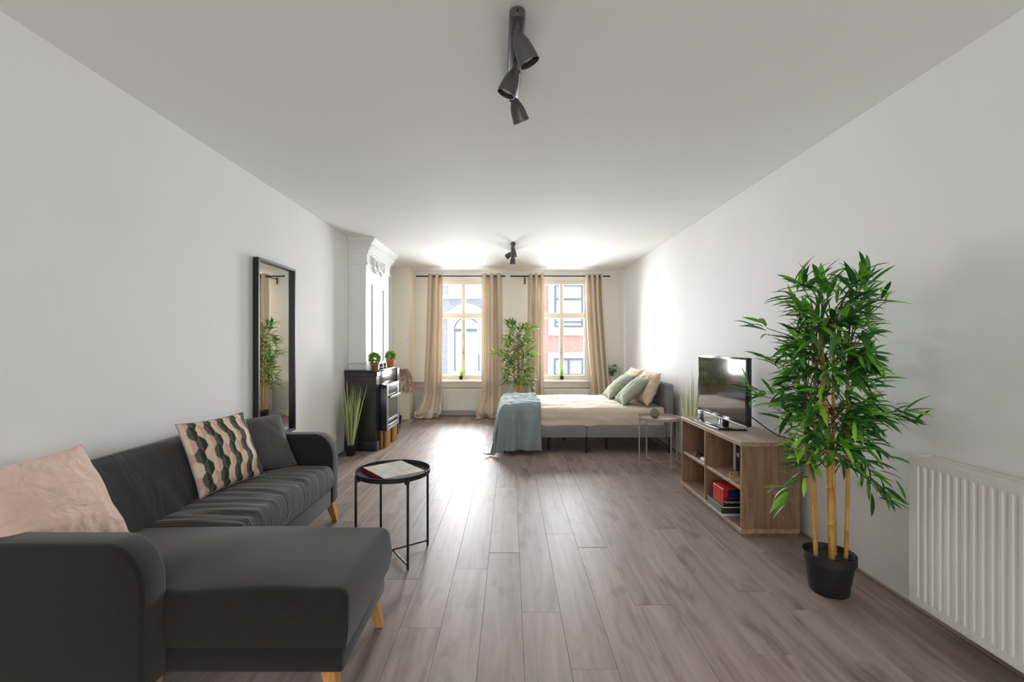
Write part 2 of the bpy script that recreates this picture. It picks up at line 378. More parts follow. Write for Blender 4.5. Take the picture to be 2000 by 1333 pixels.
# windows
def window(n, cx, hw):
    bm = BM(); y0, y1 = 8.30, 8.37
    box(bm, cx-hw, cx-.415, y0, y1, Z0, Z1, .004); box(bm, cx+.415, cx+hw, y0, y1, Z0, Z1, .004)
    box(bm, cx-.415, cx+.415, y0, y1, 2.37, Z1, .004); box(bm, cx-.415, cx+.415, y0, y1, Z0, .72, .004)
    f = struct('window_%d' % n, bm, M['creamgloss'], 'cream four-pane casement window, %s of the two' % ('left' if n == 1 else 'right'))
    obj('transom', box(BM(), cx-.415, cx+.415, y0-.012, y1-.005, 1.758, 1.852, .006), M['creamgloss'], f)
    obj('mullion', box(BM(), cx-.036, cx+.036, y0-.006, y1-.01, .72, 1.758, .006), M['creamgloss'], f)
    obj('mullion', box(BM(), cx-.034, cx+.034, y0+.002, y1-.01, 1.852, 2.37, .006), M['creamgloss'], f)
    for (a, b) in ((cx-.415, cx-.03), (cx+.03, cx+.415)):
        for (c, d) in ((.715, 1.76), (1.85, 2.375)):
            obj('pane', box(BM(), a, b, 8.335, 8.339, c, d), M['pane'], f, 0)
    bm = BM(); tube(bm, [(cx, y0-.02, 1.02), (cx, y0-.02, 1.72)], .005, 6); box(bm, cx-.012, cx+.012, y0-.024, y0-.006, 1.12, 1.2, .003)
    h = obj('window_latch', bm, M['chrome'], f); obj('latch_handle', tube(BM(), [(cx, y0-.03, 1.16), (cx+.05, y0-.035, 1.15), (cx+.11, y0-.03, 1.13)], .006, 6), M['socket'], h)
    obj('window_sill', box(BM(), cx-hw, cx+hw, 8.2, 8.31, .62, .645, .003), M['creamgloss'], f)
for i, (c, hw) in enumerate(WIN): window(i+1, c, hw)
for i, (a, b) in enumerate(((-1.65, -.25), (.25, 1.65))):  # unseen frames, added to go with the rear fill lamps
    bm = BM(); c = (a+b)/2
    box(bm, a, a+.07, YF-.12, YF-.05, .7, 2.5); box(bm, b-.07, b, YF-.12, YF-.05, .7, 2.5); box(bm, a+.07, b-.07, YF-.12, YF-.05, .7, .77); box(bm, a+.07, b-.07, YF-.12, YF-.05, 2.43, 2.5); box(bm, c-.03, c+.03, YF-.12, YF-.05, .77, 2.43)
    struct('window_%d' % (i+3), bm, M['trimwhite'], 'unseen white framed window added behind the viewer for fill light')

# chimney breast with crown
ch = struct('wall_chimney', box(BM(), XL, -1.785, 5.62, 6.66, 0, H, .004, 1), M['trimwhite'], 'white panelled chimney breast on the left wall')
bm = BM()
prof = [(.118, 2.605, 2.585), (.112, 2.585, 2.57), (.10, 2.57, 2.553), (.084, 2.553, 2.535), (.068, 2.535, 2.52), (.076, 2.52, 2.495), (.056, 2.495, 2.47), (.042, 2.47, 2.445), (.03, 2.445, 2.41), (.014, 2.41, 2.30), (.024, 2.30, 2.275)]
for off, zt, zb in prof: box(bm, XL, -1.785+off, 5.62-off*.3, 6.66+off, zb, zt, .003, 1)
obj('crown_moulding', bm, M['trimwhite'], ch)
def ring_frame(y0, y1, z0, z1, t, d):
    bm = BM(); X = -1.785
    box(bm, X, X+d, y0, y0+t, z0, z1, .004, 1); box(bm, X, X+d, y1-t, y1, z0, z1, .004, 1); box(bm, X, X+d, y0+t, y1-t, z1-t, z1, .004, 1); box(bm, X, X+d, y0+t, y1-t, z0, z0+t, .004, 1); return bm
obj('panel_moulding', ring_frame(5.86, 6.40, 1.02, 2.06, .03, .016), M['trimwhite'], ch)
bm = BM()
for (yy, zz, rr) in ((6.05, 2.33, .055), (6.20, 2.345, .04)):
    lathe(bm, [(rr*.6, 0), (rr, .01), (rr*.9, .03), (rr*.55, .034), (rr*.3, .02), (rr*.25, .05), (.004, .055)], 16, Matrix.Translation((-1.772, yy, zz)) @ Matrix.Rotation(PI/2, 4, 'Y'))
box(bm, -1.785, -1.735, 6.29, 6.33, 2.27, 2.40, .01); box(bm, -1.785, -1.735, 5.82, 5.86, 2.27, 2.40, .01)
tube(bm, [(-1.765, 5.86+.05*i, 2.255+.03*math.cos(i*1.1)) for i in range(10)], .014, 8)
obj('scroll_ornament', bm, M['trimwhite'], ch)
bm = BM(); box(bm, XL, -1.775, 5.605, 5.62, 1.05, 1.075, .004, 1); obj('side_moulding', bm, M['trimwhite'], ch)

# buildings across the street
YS = 16.0
struct('street', box(BM(), -30, 30, 8.7, 40, -4.1, -4.0), M['street'], 'street below the windows')
def fbox(name, mtl, par, x0, x1, z0, z1, y0, y1, r=0): return obj(name, box(BM(), x0, x1, y0, y1, z0, z1, r), mtl, par)
bl = thing('brick_building', 'grey brick building with an arched white window, seen through left window', 'building', (-6, YS, -4))
fbox('wall', M['brickgrey'], bl, -12, .55, -4, 9, YS, YS+3)
def arched(par, cx, z0, z1, hw):
    arc = [(cx+hw*math.cos(a), z1-hw+hw*math.sin(a)) for a in [PI*i/14 for i in range(15)]]
    ow = hw+.24
    bm = BM(); prism(bm, [(cx-ow, z0-.12), (cx+ow, z0-.12), (cx+ow, z1+.05), (cx-ow, z1+.05)], 'y', YS-.10, YS)
    w_ = obj('window', bm, M['stonewhite'], par)
    obj('pane', prism(BM(), [(cx-hw, z0), (cx+hw, z0)] + arc, 'y', YS-.13, YS-.11), M['farglass'], w_)
    b2 = BM(); box(b2, cx-hw, cx+hw, YS-.17, YS-.14, z1-hw-.04, z1-hw+.04); tube(b2, [(p[0], YS-.14, p[1]) for p in arc], .02, 6)
    tube(b2, [(cx-hw+.02, YS-.14, z0), (cx-hw+.02, YS-.14, z1-hw)], .02, 6); tube(b2, [(cx+hw-.02, YS-.14, z0), (cx+hw-.02, YS-.14, z1-hw)], .02, 6)
    obj('glazing_bar', b2, M['farframe'], w_)
    obj('sill', box(BM(), cx-ow-.06, cx+ow+.06, YS-.2, YS-.02, z0-.24, z0-.12, .01), M['stonewhite'], w_)
    obj('pediment', prism(BM(), [(cx-ow-.1, z1+.05), (cx+ow+.1, z1+.05), (cx+ow+.1, z1+.12), (cx+.3, z1+.42), (cx, z1+.50), (cx-.3, z1+.42), (cx-ow-.1, z1+.12)], 'y', YS-.2, YS), M['stonewhite'], w_)
def plainwin(par, cx, z0, z1, hw, border=.2, bars=('h',), frame='farframe'):
    w_ = obj('window', box(BM(), cx-hw-border, cx+hw+border, YS-.1, YS, z0-border*1.4, z1+border), M['stonewhite'], par)
    obj('pane', box(BM(), cx-hw, cx+hw, YS-.13, YS-.11, z0, z1), M['farglass'], w_)
    b2 = BM(); t = .055
    box(b2, cx-hw, cx-hw+t, YS-.17, YS-.12, z0, z1); box(b2, cx+hw-t, cx+hw, YS-.17, YS-.12, z0, z1); box(b2, cx-hw+t, cx+hw-t, YS-.17, YS-.12, z0, z0+t); box(b2, cx-hw+t, cx+hw-t, YS-.17, YS-.12, z1-t, z1)
    if 'h' in bars: box(b2, cx-hw+t, cx+hw-t, YS-.165, YS-.125, z0+(z1-z0)*.64, z0+(z1-z0)*.64+t)
    if 'v' in bars: box(b2, cx-.03, cx+.03, YS-.165, YS-.125, z0+t, z1-t)
    if 'b' in bars: box(b2, cx-hw+t, cx+hw-t, YS-.165, YS-.125, z0+.16, z0+.21)
    obj('glazing_bar', b2, M[frame], w_)
arched(bl, -1.52, .33, 2.2, .44); arched(bl, -4.2, .33, 2.2, .44); arched(bl, -6.9, .33, 2.2, .44)
for cx in (-1.45, -4.2, -6.9): plainwin(bl, cx, 3.25, 4.9, .5, .22, ('h', 'v'), 'stonewhite')
fbox('string_course', M['stonewhite'], bl, -12, .55, 2.86, 2.98, YS-.12, YS)
fbox('cornice', M['stonewhite'], bl, -12, .55, 8.6, 9, YS-.4, YS)
br = thing('brick_building', 'red brick building with slate-framed windows, seen through right window', 'building', (6, YS, -4))
fbox('wall', M['brickred'], br, .55, 12, -4, 9, YS, YS+3)
for cx in (2.03, 4.6, 7.2):
    plainwin(br, cx, 1.86, 3.35, .5, .2, ('h', 'b')); plainwin(br, cx, .02, .78, .52, .2, ('v', 'b')); plainwin(br, cx, 4.6, 6.1, .5, .2, ('h',))
fbox('cornice', M['stonewhite'], br, .55, 12, 8.6, 9, YS-.4, YS)

# ------------------------------------------------------------------ sofa
sofa = thing('corner_sofa', 'charcoal grey fabric corner sofa with chaise and short beech legs', 'sofa', (-1.4, 2.4, 0))
def arm(y0, y1, xe, top, zb):
    pts = [(-1.985, zb), (xe-.02, zb), (xe, zb+.03)]
    for i in range(9):
        a = PI/2*i/8; pts.append((xe-.13+.13*math.cos(a), top-.17+.17*math.sin(a)))
    pts += [(-1.985, top)]
    return prism(BM(), pts, 'y', y0, y1, .016, 3)
obj('armrest', arm(1.50, 1.615, -1.215, .635, .10), M['sofa'], sofa, 40)
obj('armrest', arm(3.27, 3.385, -1.28, .645, .13), M['sofa'], sofa, 40)
obj('base', box(BM(), -1.95, -1.285, 2.12, 3.27, .134, .262, .012), M['sofa'], sofa)
def dome(x0, x1, y0, y1, z0, z1, hump, r=.035, nx=46, ny=46, wr=0, wf=(1, 1), rim=.16):
    """upholstered block: subdivided, domed top, rounded edges, slight creases"""
    bm = BM()
    vs = bmesh.ops.create_grid(bm, x_segments=nx, y_segments=ny, size=1)['verts']
    for v in vs:
        u, t = v.co.x, v.co.y
        # superellipse style rounding of the rim
        ex = max(0, (abs(u)-1+rim)/rim); ey = max(0, (abs(t)-1+rim)/rim)
        x = (x0+x1)/2 + u*(x1-x0)/2; y = (y0+y1)/2 + t*(y1-y0)/2
        d = r*(1-math.sqrt(max(0, 1-ex*ex))) + r*(1-math.sqrt(max(0, 1-ey*ey)))
        z = z1 - d + hump*(1-u*u)*(1-t*t) + wr*fbm(x*wf[0], y*wf[1], 3.1)*(1-max(ex, ey)**2)
        v.co = Vector((x, y, z))
    be = [e for e in bm.edges if e.is_boundary]
    ret = bmesh.ops.extrude_edge_only(bm, edges=be)
    nv = [g for g in ret['geom'] if isinstance(g, bmesh.types.BMVert)]
    for v in nv: v.co.z = (v.co.z + z0)/2
    ne = [e for e in ret['geom'] if isinstance(e, bmesh.types.BMEdge) and e.is_boundary]
    for v in nv:
        cx, cy = (x0+x1)/2, (y0+y1)/2
        v.co.x += math.copysign(.008, v.co.x-cx) if abs(abs(v.co.x-cx)-(x1-x0)/2) < .001 else 0
        v.co.y += math.copysign(.008, v.co.y-cy) if abs(abs(v.co.y-cy)-(y1-y0)/2) < .001 else 0
    ret = bmesh.ops.extrude_edge_only(bm, edges=ne)
    nv = [g for g in ret['geom'] if isinstance(g, bmesh.types.BMVert)]
    for v in nv:
        v.co.z = z0; cx, cy = (x0+x1)/2, (y0+y1)/2
        v.co.x = cx + max(-(x1-x0)/2+.006, min((x1-x0)/2-.006, v.co.x-cx)); v.co.y = cy + max(-(y1-y0)/2+.006, min((y1-y0)/2-.006, v.co.y-cy))
    bmesh.ops.holes_fill(bm, edges=[e for e in bm.edges if e.is_boundary])
    return bm
obj('seat_cushion', dome(-1.78, -1.275, 2.13, 3.27, .262, .435, .02, .035, 40, 90, .010, (2.5, 22)), M['sofaseat'], sofa, 60)
obj('chaise_base', box(BM(), -1.80, -.592, 1.605, 2.145, .134, .226, .012), M['sofa'], sofa)
obj('chaise_cushion', dome(-1.80, -.572, 1.592, 2.165, .228, .432, .024, .026, 80, 60, .012, (3, 3), .09), M['sofa'], sofa, 60)
def backf(u, v):
    y = 1.615 + u*1.655
    prof = [(-1.705, .40), (-1.735, .50), (-1.775, .60), (-1.815, .69), (-1.848, .745), (-1.885, .772), (-1.93, .765), (-1.965, .73), (-1.98, .6), (-1.985, .14)]
    k = v*(len(prof)-1); i = min(int(k), len(prof)-2); f = k-i
    x = prof[i][0]*(1-f)+prof[i+1][0]*f; z = prof[i][1]*(1-f)+prof[i+1][1]*f
    wv = .010*fbm(y*3.2, z*2, 9.0) + .006*fbm(y*11+z*5, z*1.5, 2.0)
    e = max(0, (abs(u-.5)-.46)/.04); x -= .03*e*e*(1 if v < .6 else 0); z -= .03*e*e*(1 if .3 < v < .8 else 0)
    return (x+wv*(1 if v < .55 else 0), y, z)
bm = BM(); grid(bm, 110, 40, backf); bmesh.ops.holes_fill(bm, edges=[e for e in bm.edges if e.is_boundary])
obj('backrest', bm, M['sofaback'], sofa, 70)
def sleg(x, y, dx, dy, h=.14):
    bm = BM(); A = [(-.026, -.026), (.026, -.026), (.026, .026), (-.026, .026)]
    t = [bm.verts.new((x+a, y+b, h)) for a, b in A]; b_ = [bm.verts.new((x+dx+a*.62, y+dy+b*.62, 0)) for a, b in A]
    bm.faces.new(t); bm.faces.new(b_[::-1])
    for i in range(4): bm.faces.new((t[i], b_[i], b_[(i+1) % 4], t[(i+1) % 4]))
    return bm
for a in ((-.635, 2.075, .035, .02), (-.66, 1.66, .03, -.02), (-1.235, 1.56, .0, -.03), (-1.315, 3.32, .035, .01), (-1.93, 3.32, 0, .02), (-1.93, 1.57, 0, -.02)):
    obj('leg', sleg(*a), M['oakleg'], sofa, 20)

# cushions
def cushion_mesh(wd, ht, th, n=44, k=.07, wr=.008, seed=0, hexcol=None, sag=0):
    bm = BM(); lay = bm.loops.layers.float_color.new('print') if hexcol else None
    sides = []
    for sgn in (1, -1):
        def fn(a, b):
            u, v = 2*a-1, 2*b-1
            x = u*wd/2*(1-k*(1-v*v)); y = v*ht/2*(1-k*(1-u*u)) - sag*(1-u*u)*max(0, v)
            T = ((1-abs(u)**2.4)*(1-abs(v)**2.4))**.55
            z = sgn*(th/2*T) + wr*T**.5*fbm(x*9+seed, y*9, sgn*3) + .5*wr*fbm(x*22, y*22+seed, 5)*T
            return (x, y, z)
        sides.append(grid(bm, n, n, fn))
    bmesh.ops.remove_doubles(bm, verts=bm.verts, dist=.0005)
    if hexcol:
        for f in bm.faces:
            for lp in f.loops: lp[lay] = (*hexcol(lp.vert.co.x, lp.vert.co.y), 1)
    return bm
def cushion(name, label, mtl, bl_, br_, up, wd, ht, th, group=None, hexcol=None, n=44, seam=None, **kw):
    bl_, br_ = Vector(bl_), Vector(br_); xa = (br_-bl_).normalized(); up = Vector(up); up = (up-xa*up.dot(xa)).normalized(); za = xa.cross(up)
    c = (bl_+br_)/2 + up*ht/2
    o = obj(name, cushion_mesh(wd, ht, th, n, hexcol=hexcol, **kw), mtl, None, 180)
    R = Matrix((xa, up, za)).transposed().to_4x4(); o.matrix_basis = Matrix.Translation(c) @ R
    tag(o, label, 'cushion' if 'cushion' in name else 'pillow', group)
    bm = BM(); pts = []; k = kw.get('k', .07)
    for i in range(4*16):
        s, t = divmod(i, 16); t = t/16*2-1; u, v = [(t, -1), (1, t), (-t, 1), (-1, -t)][s]
        pts.append((u*wd/2*(1-k*(1-v*v)), v*ht/2*(1-k*(1-u*u)) - kw.get('sag', 0)*(1-u*u)*max(0, v), 0))
    pts.append(pts[0]); tube(bm, pts, .0035, 6, False)
    obj('seam', bm, seam or mtl, o, 180, world=False)
    return o
HR = .047
DARK1, DARK2, PK1, PK2, CR = s2l((44, 52, 42)), s2l((86, 92, 78)), s2l((214, 170, 158)), s2l((226, 198, 182)), s2l((224, 208, 178))
def hexc(x, y):
    # pointy-top hexagons, stretched in height; zig-zag columns alternate dark and pale
    w_, h_ = .046, .092
    best = None
    r0 = round(y/(h_*.75))
    for r in (r0-1, r0, r0+1):
        q0 = round((x-(r % 2)*w_/2)/w_)
        for q in (q0-1, q0, q0+1):
            cx, cy = q*w_+(r % 2)*w_/2, r*h_*.75
            d = ((x-cx)/w_)**2 + ((y-cy)/h_)**2*1.05
            if best is None or d < best[0]: best = (d, q, r, x-cx, y-cy)
    d, q, r, dx, dy = best
    left = dx < 0
    if q % 2 == 0: return DARK2 if left else DARK1
    return (CR if r % 3 else PK2) if left else (PK1 if (q+r) % 3 else PK2)
cushion('throw_cushion', 'patterned cushion with pink and dark green hexagons on the sofa', M['hexprint'], (-1.685, 2.475, .455), (-1.585, 2.925, .455), (-.17, -.02, .39), .47, .43, .15, 'cushions on the sofa', hexc, 120, M['taupemetal'], seed=1)
cushion('throw_cushion', 'plain dark grey cushion beside the far sofa armrest', M['greycushion'], (-1.77, 2.84, .45), (-1.50, 3.19, .45), (-.22, .12, .36), .45, .41, .13, 'cushions on the sofa', None, 40, seed=4)
cushion('throw_cushion', 'blush pink cushion behind the nearest sofa armrest', M['pink'], (-1.66, 1.56, .45), (-1.70, 2.02, .44), (-.19, 0, .36), .50, .46, .17, 'cushions on the sofa', None, 50, seed=9, wr=.012)

# ------------------------------------------------------------------ tray tables
def tray_table(label, cx, cy, rot, mtl, R=.222, zt=.515):
    t = thing('tray_table', label, 'side table', (cx, cy, 0), rot, 'round metal tray tables')
    obj('tray', lathe(BM(), [(R-.01, zt-.018), (R, zt-.014), (R+.002, zt+.014), (R-.002, zt+.014), (R-.005, zt-.010), (R-.012, zt-.013)], 48), mtl, t, 35, False)
    for k in range(4):
        a = PI/2*k; x, y = (R+.006)*math.cos(a), (R+.006)*math.sin(a)
        bm = tube(BM(), [(x, y, 0), (x, y, zt+.004)], .0075, 10); l_ = obj('leg', bm, mtl, t, 35, False)
        obj('leg_bracket', box(BM(), -.012, .012, -.011, .011, zt-.03, zt-.006, .002, 1, Matrix.Rotation(a, 4, 'Z') @ Matrix.Translation((R-.006, 0, 0))), mtl, l_, 35, False)
    obj('cross_bar', tube(BM(), [(R, 0, .03), (-R, 0, .03)], .005, 8), mtl, t, 35, False)
    obj('cross_bar', tube(BM(), [(0, R, .022), (0, -R, .022)], .005, 8), mtl, t, 35, False)
    return t
tray_table('black round tray table beside the sofa chaise', -.72, 2.80, math.radians(35), M['blackmetal'])
tray_table('taupe round tray table between bed and low shelf unit', 1.585, 4.88, math.radians(15), M['taupemetal'], .222, .505)
bk = thing('book', 'large picture book with dark red spine lying on black tray table', 'book', (-.72, 2.80, .503), math.radians(40))
obj('page_block', box(BM(), -.125, .125, -.150, .150, .0015, .022), M['paper'], bk, 0, False)
bm = BM(); box(bm, -.13, .13, -.155, .155, 0, .0015); box(bm, -.131, -.126, -.155, .155, 0, .0235); obj('spine', bm, M['bookred'], bk, 0, False)
obj('cover', box(BM(), -.13, .13, -.155, .155, .022, .0238), M['cover'], bk, 0, False)
tag(ctr(obj('leaflet', box(BM(), -.09, .10, -.06, .06, .4925, .4945, 0, 1, Matrix.Translation((1.63, 4.80, 0)) @ Matrix.Rotation(.3, 4, 'Z')), M['whitecard'], None, 0)), 'white leaflet lying on taupe tray table', 'leaflet')
bm = BM(); bmesh.ops.create_uvsphere(bm, u_segments=28, v_segments=18, radius=.05, matrix=Matrix.Translation((1.56, 4.92, .5435)))
for v in bm.verts:
    d = v.co-Vector((1.56, 4.92, .5435)); a = math.atan2(d.y, d.x); v.co = Vector((1.56, 4.92, .5435)) + d*(1+.05*math.cos(14*a))
tag(ctr(obj('ball_cactus', bm, M['cactus'], None, 60)), 'small grey-green ball ornament standing on taupe tray table', 'ornament')

# ------------------------------------------------------------------ mirror
mi = thing('wall_mirror', 'tall narrow mirror with deep black frame hung on left wall', 'mirror', (-1.98, 3.84, .51))
y0, y1, z0, z1 = 3.53, 4.15, .512, 1.972
for (a, b, c, d) in ((y0, y0+.022, z0, z1), (y1-.022, y1, z0, z1), (y0+.022, y1-.022, z1-.022, z1), (y0+.022, y1-.022, z0, z0+.022)):
    obj('frame_bar', box(BM(), -1.999, -1.955, a, b, c, d, .002, 1), M['blackmetal'], mi)
obj('mirror_glass', box(BM(), -1.99, -1.984, y0+.02, y1-.02, z0+.02, z1-.02), M['mirror'], mi, 0)

# ------------------------------------------------------------------ spotlights
def spotlight(label, bar, heads):
    (x0, y0), (x1, y1) = bar; t = thing('ceiling_spotlight', label, 'spotlight', ((x0+x1)/2, (y0+y1)/2, H), 0, 'ceiling spotlight bars')
    ang = math.atan2(-(x1-x0), y1-y0); L = math.hypot(x1-x0, y1-y0)
    n = 10; outl = [(.031*math.cos(a), -L/2+.031+.031*math.sin(a)) for a in [PI+PI*i/n for i in range(n+1)]] + [(.031*math.cos(a), L/2-.031+.031*math.sin(a)) for a in [PI*i/n for i in range(n+1)]]
    bm = prism(BM(), outl, 'z', H-.040, H-.001, .004, 2); bm.transform(Matrix.Translation(((x0+x1)/2, (y0+y1)/2, 0)) @ Matrix.Rotation(ang, 4, 'Z'))
    b = obj('bar', bm, M['greymetal'], t)
    obj('end_screw', lathe(BM(), [(.005, 0), (.005, .004)], 10, Matrix.Translation((x0, y0-.001, H-.02)) @ Matrix.Rotation(PI/2, 4, 'X')), M['blackmetal'], b)
    for mt, nk, op in heads:
        mt, nk, op = Vector(mt), Vector(nk), Vector(op); ax = (op-nk).normalized(); L_ = (op-nk).length
        q = ax.to_track_quat('Z', 'Y').to_matrix().to_4x4(); mx = Matrix.Translation(nk) @ q
        s = L_
        pr = [(.010, -.012), (.017, -.008), (.021, .004), (.029, .022*s/.11), (.0345, .04*s/.11), (.038, .06*s/.11), (.0425, L_), (.0405, L_), (.037, .075*s/.11), (.030, .07*s/.11)]
        h = obj('lamp_head', lathe(BM(), pr, 24, mx), M['greymetal'], t)
        obj('bulb', lathe(BM(), [(.028, .072*s/.11), (.033, .085*s/.11), (.028, .093*s/.11), (.01, .096*s/.11)], 20, mx), M['bulb'], h)
        obj('stem', tube(BM(), [mt, mt+Vector((0, 0, -.02)), nk+ax*-.004], [.011, .011, .0095], 10), M['greymetal'], h)
        obj('joint_screw', tube(BM(), [nk+Vector((-.024, 0, 0)), nk+Vector((.024, 0, 0))], .006, 8), M['blackmetal'], h)
spotlight('dark grey three-lamp ceiling spotlight nearest the viewer', ((.028, 1.755), (.010, 2.36)),
    [((.027, 1.80, 2.566), (.026, 1.80, 2.522), (.077, 1.815, 2.418)), ((.021, 2.05, 2.566), (.020, 2.05, 2.524), (-.021, 2.06, 2.428)), ((.014, 2.30, 2.566), (.020, 2.30, 2.526), (.057, 2.34, 2.438))])
spotlight('dark grey three-lamp ceiling spotlight far off above the bed', ((.036, 5.86), (.036, 6.46)),
    [((.036, 5.91, 2.566), (.038, 5.92, 2.525), (.042, 5.94, 2.425)), ((.034, 6.16, 2.566), (.03, 6.16, 2.525), (-.05, 6.20, 2.475)), ((.034, 6.41, 2.566), (.034, 6.41, 2.525), (.03, 6.42, 2.42))])

# ------------------------------------------------------------------ radiators
def radiator(label, L, Ht, mx, group='white panel radiators', pitch=.036, dep=.11):
    """local frame: x along, y towards the wall, z up; origin at bottom of near-left front corner"""
    t = thing('radiator', label, 'radiator'); t['group'] = group; t.matrix_basis = mx
    bm = BM(); nr = int((L-.06)/pitch); prof = []
    x = .03 + ((L-.06)-nr*pitch)/2; prof.append((0, 0)); prof.append((x, 0))
    for k in range(nr):
        a = x+k*pitch; prof += [(a+pitch*.18, 0), (a+pitch*.30, .006), (a+pitch*.72, .006), (a+pitch*.84, 0), (a+pitch, 0)]
    prof.append((L, 0))
    zs = [(0.0, 0), (.035, 0), (.05, 1), (Ht-.05, 1), (Ht-.035, 0), (Ht, 0)]
    rows = [[bm.verts.new((p[0], p[1]*f + .0, z)) for p in prof] for z, f in zs]
    for a, b in zip(rows, rows[1:]):
        for i in range(len(prof)-1): bm.faces.new((a[i], a[i+1], b[i+1], b[i]))
    ret = bmesh.ops.extrude_edge_only(bm, edges=[e for e in bm.edges if e.is_boundary])
    for g in ret['geom']:
        if isinstance(g, bmesh.types.BMVert): g.co.y = .03
    obj('front_panel', bm, M['radiator'], t, 25, False)
    obj('back_panel', box(BM(), .01, L-.01, dep-.03, dep-.012, .01, Ht-.01, .003), M['radiator'], t, 25, False)
    bm = BM(); box(bm, 0, L, .031, .04, Ht-.012, Ht-.002); box(bm, 0, L, dep-.02, dep-.01, Ht-.012, Ht-.002)
    k = .02
    while k < L: box(bm, k, k+.012, .04, dep-.02, Ht-.010, Ht-.004); k += .02
    obj('top_grille', bm, M['radiator'], t, 25, False)
    for xx in (-.004, L-.002): obj('side_cover', box(BM(), xx, xx+.006, .002, dep-.005, .0, Ht, .002), M['radiator'], t, 25, False)
    obj('wall_bracket', box(BM(), L*.3, L*.3+.04, dep-.012, dep, .1, Ht-.1), M['radiator'], t, 25, False)
    return t
radiator('white ribbed panel radiator at the right edge beside bamboo', 1.08, .68, Matrix.Translation((1.872, 2.137, .094)) @ Matrix.Rotation(-PI/2, 4, 'Z'), dep=.12)
radiator('white panel radiator under the left window', 1.25, .385, Matrix.Translation((-1.46, 8.085, .105)), dep=.10)
radiator('white panel radiator under the right window behind bed', 1.25, .385, Matrix.Translation((.32, 8.085, .105)), dep=.10)

# ------------------------------------------------------------------ curtains
def curtain(label, xt0, xt1, xb0, xb1, folds, seed, puddle=True, yc=7.99, zt=2.522, lean=1.0, pdx=0, pw=1.25):
    amp = .066; nv = 80
    def fn(u, v):
        e = v**1.6*lean
        x = (xt0+(xt1-xt0)*u)*(1-e) + (xb0+(xb1-xb0)*u)*e
        ph = 2*PI*folds*u
        a = amp*(1-.35*v)
        y = yc + a*math.cos(ph + .5*fbm(v*2+seed, u*3)) + .018*fbm(u*5+seed, v*3, seed)*(.3+v)
        x += .35*a*math.sin(2*ph)*.4 + .022*fbm(u*3, v*3+seed, 2)*v
        z = zt*(1-v) + .03*v
        if puddle and v > .84:
            q = (v-.84)/.16
            z0 = zt*.16+.03*.84
            lump = abs(fbm(u*4.5+seed, q*3.2, 7))
            z = .012 + (z0-.012)*max(0, 1-q)**2.4 + .17*lump*max(0, math.sin(PI*q))**1.2*(.35 if q < .25 else 1)
            c = (xb0+xb1)/2 + pdx*q
            x = c + (x-(xb0+xb1)/2)*(1+(pw-1)*math.sin(q*PI*.75)) + .06*fbm(u*5, q*4+seed, 1)*q
            y -= .17*math.sin(q*PI*.62) + .09*fbm(u*4+seed, q*3, 4)*q
        return (x, y, z)
    bm = BM(); grid(bm, 96, nv, fn)
    o = obj('curtain', bm, M['curtain'], None, 180, solid=.003); tag(o, label, 'curtain', 'sand-coloured eyelet curtains'); ctr(o)
    for k in range(int(folds*2)):
        u = (k+.5)/(folds*2); p = Vector(fn(u, .017)); 
        obj('eyelet', lathe(BM(), [(.018, -.003), (.027, -.003), (.027, .003), (.018, .003), (.018, -.003)], 14, Matrix.Translation((p.x, yc, 2.479)) @ Matrix.Rotation(PI/2, 4, 'Y') @ Matrix.Rotation(.5*(-1)**k, 4, 'X'), False), M['chrome'], o)
    return o
def XX(px, d): return (px-997)/889*d
D = 7.99
curtain('sand curtain at far left of the left window, puddled on floor', XX(834, D), XX(866, D), XX(823, D), XX(862, D), 2.5, 1.3, pdx=-.07, pw=1.35)
curtain('sand curtain on the right side of left window, puddled on floor', XX(940, D), XX(981, D), XX(940, D), XX(984, D), 3, 5.1, pdx=-.04, pw=1.3)
curtain('sand curtain left of right window, behind bed foot and bamboo', XX(1031, D), XX(1064, D), XX(1028, D), XX(1062, D), 3, 8.7, True)
curtain('sand curtain at far right, sweeping outwards behind bed', XX(1141, D), XX(1176, D), XX(1158, D), XX(1196, D), 3.5, 12.2, True)
def rod(label, a, b, brackets, z=2.479, y=7.99):
    t = thing('curtain_rod', label, 'curtain rod', ((a+b)/2, y, z), 0, 'black curtain rods')
    obj('rod', tube(BM(), [(a, y, z), (b, y, z)], .0125, 12), M['blackmetal'], t)
    for e, s in ((a, -1), (b, 1)): obj('finial', lathe(BM(), [(.0125, 0), (.016, .004), (.016, .022), (.012, .026)], 14, Matrix.Translation((e, y, z)) @ Matrix.Rotation(s*PI/2, 4, 'Y')), M['blackmetal'], t)
    for x in brackets:
        bm = BM(); box(bm, x-.008, x+.008, y-.004, YB-.001, z-.028, z-.012, .002); box(bm, x-.013, x+.013, YB-.008, YB-.001, z-.11, z+.01, .002); box(bm, x-.008, x+.008, y-.018, y+.018, z-.02, z-.011, .002)
        obj('bracket', bm, M['blackmetal'], t)
rod('black curtain rod above the left window', XX(816, D), XX(984, D), (XX(840, D), XX(976, D)))
rod('black curtain rod above the right window', XX(1000, D), XX(1188, D), (XX(1026, D), XX(1170, D)))

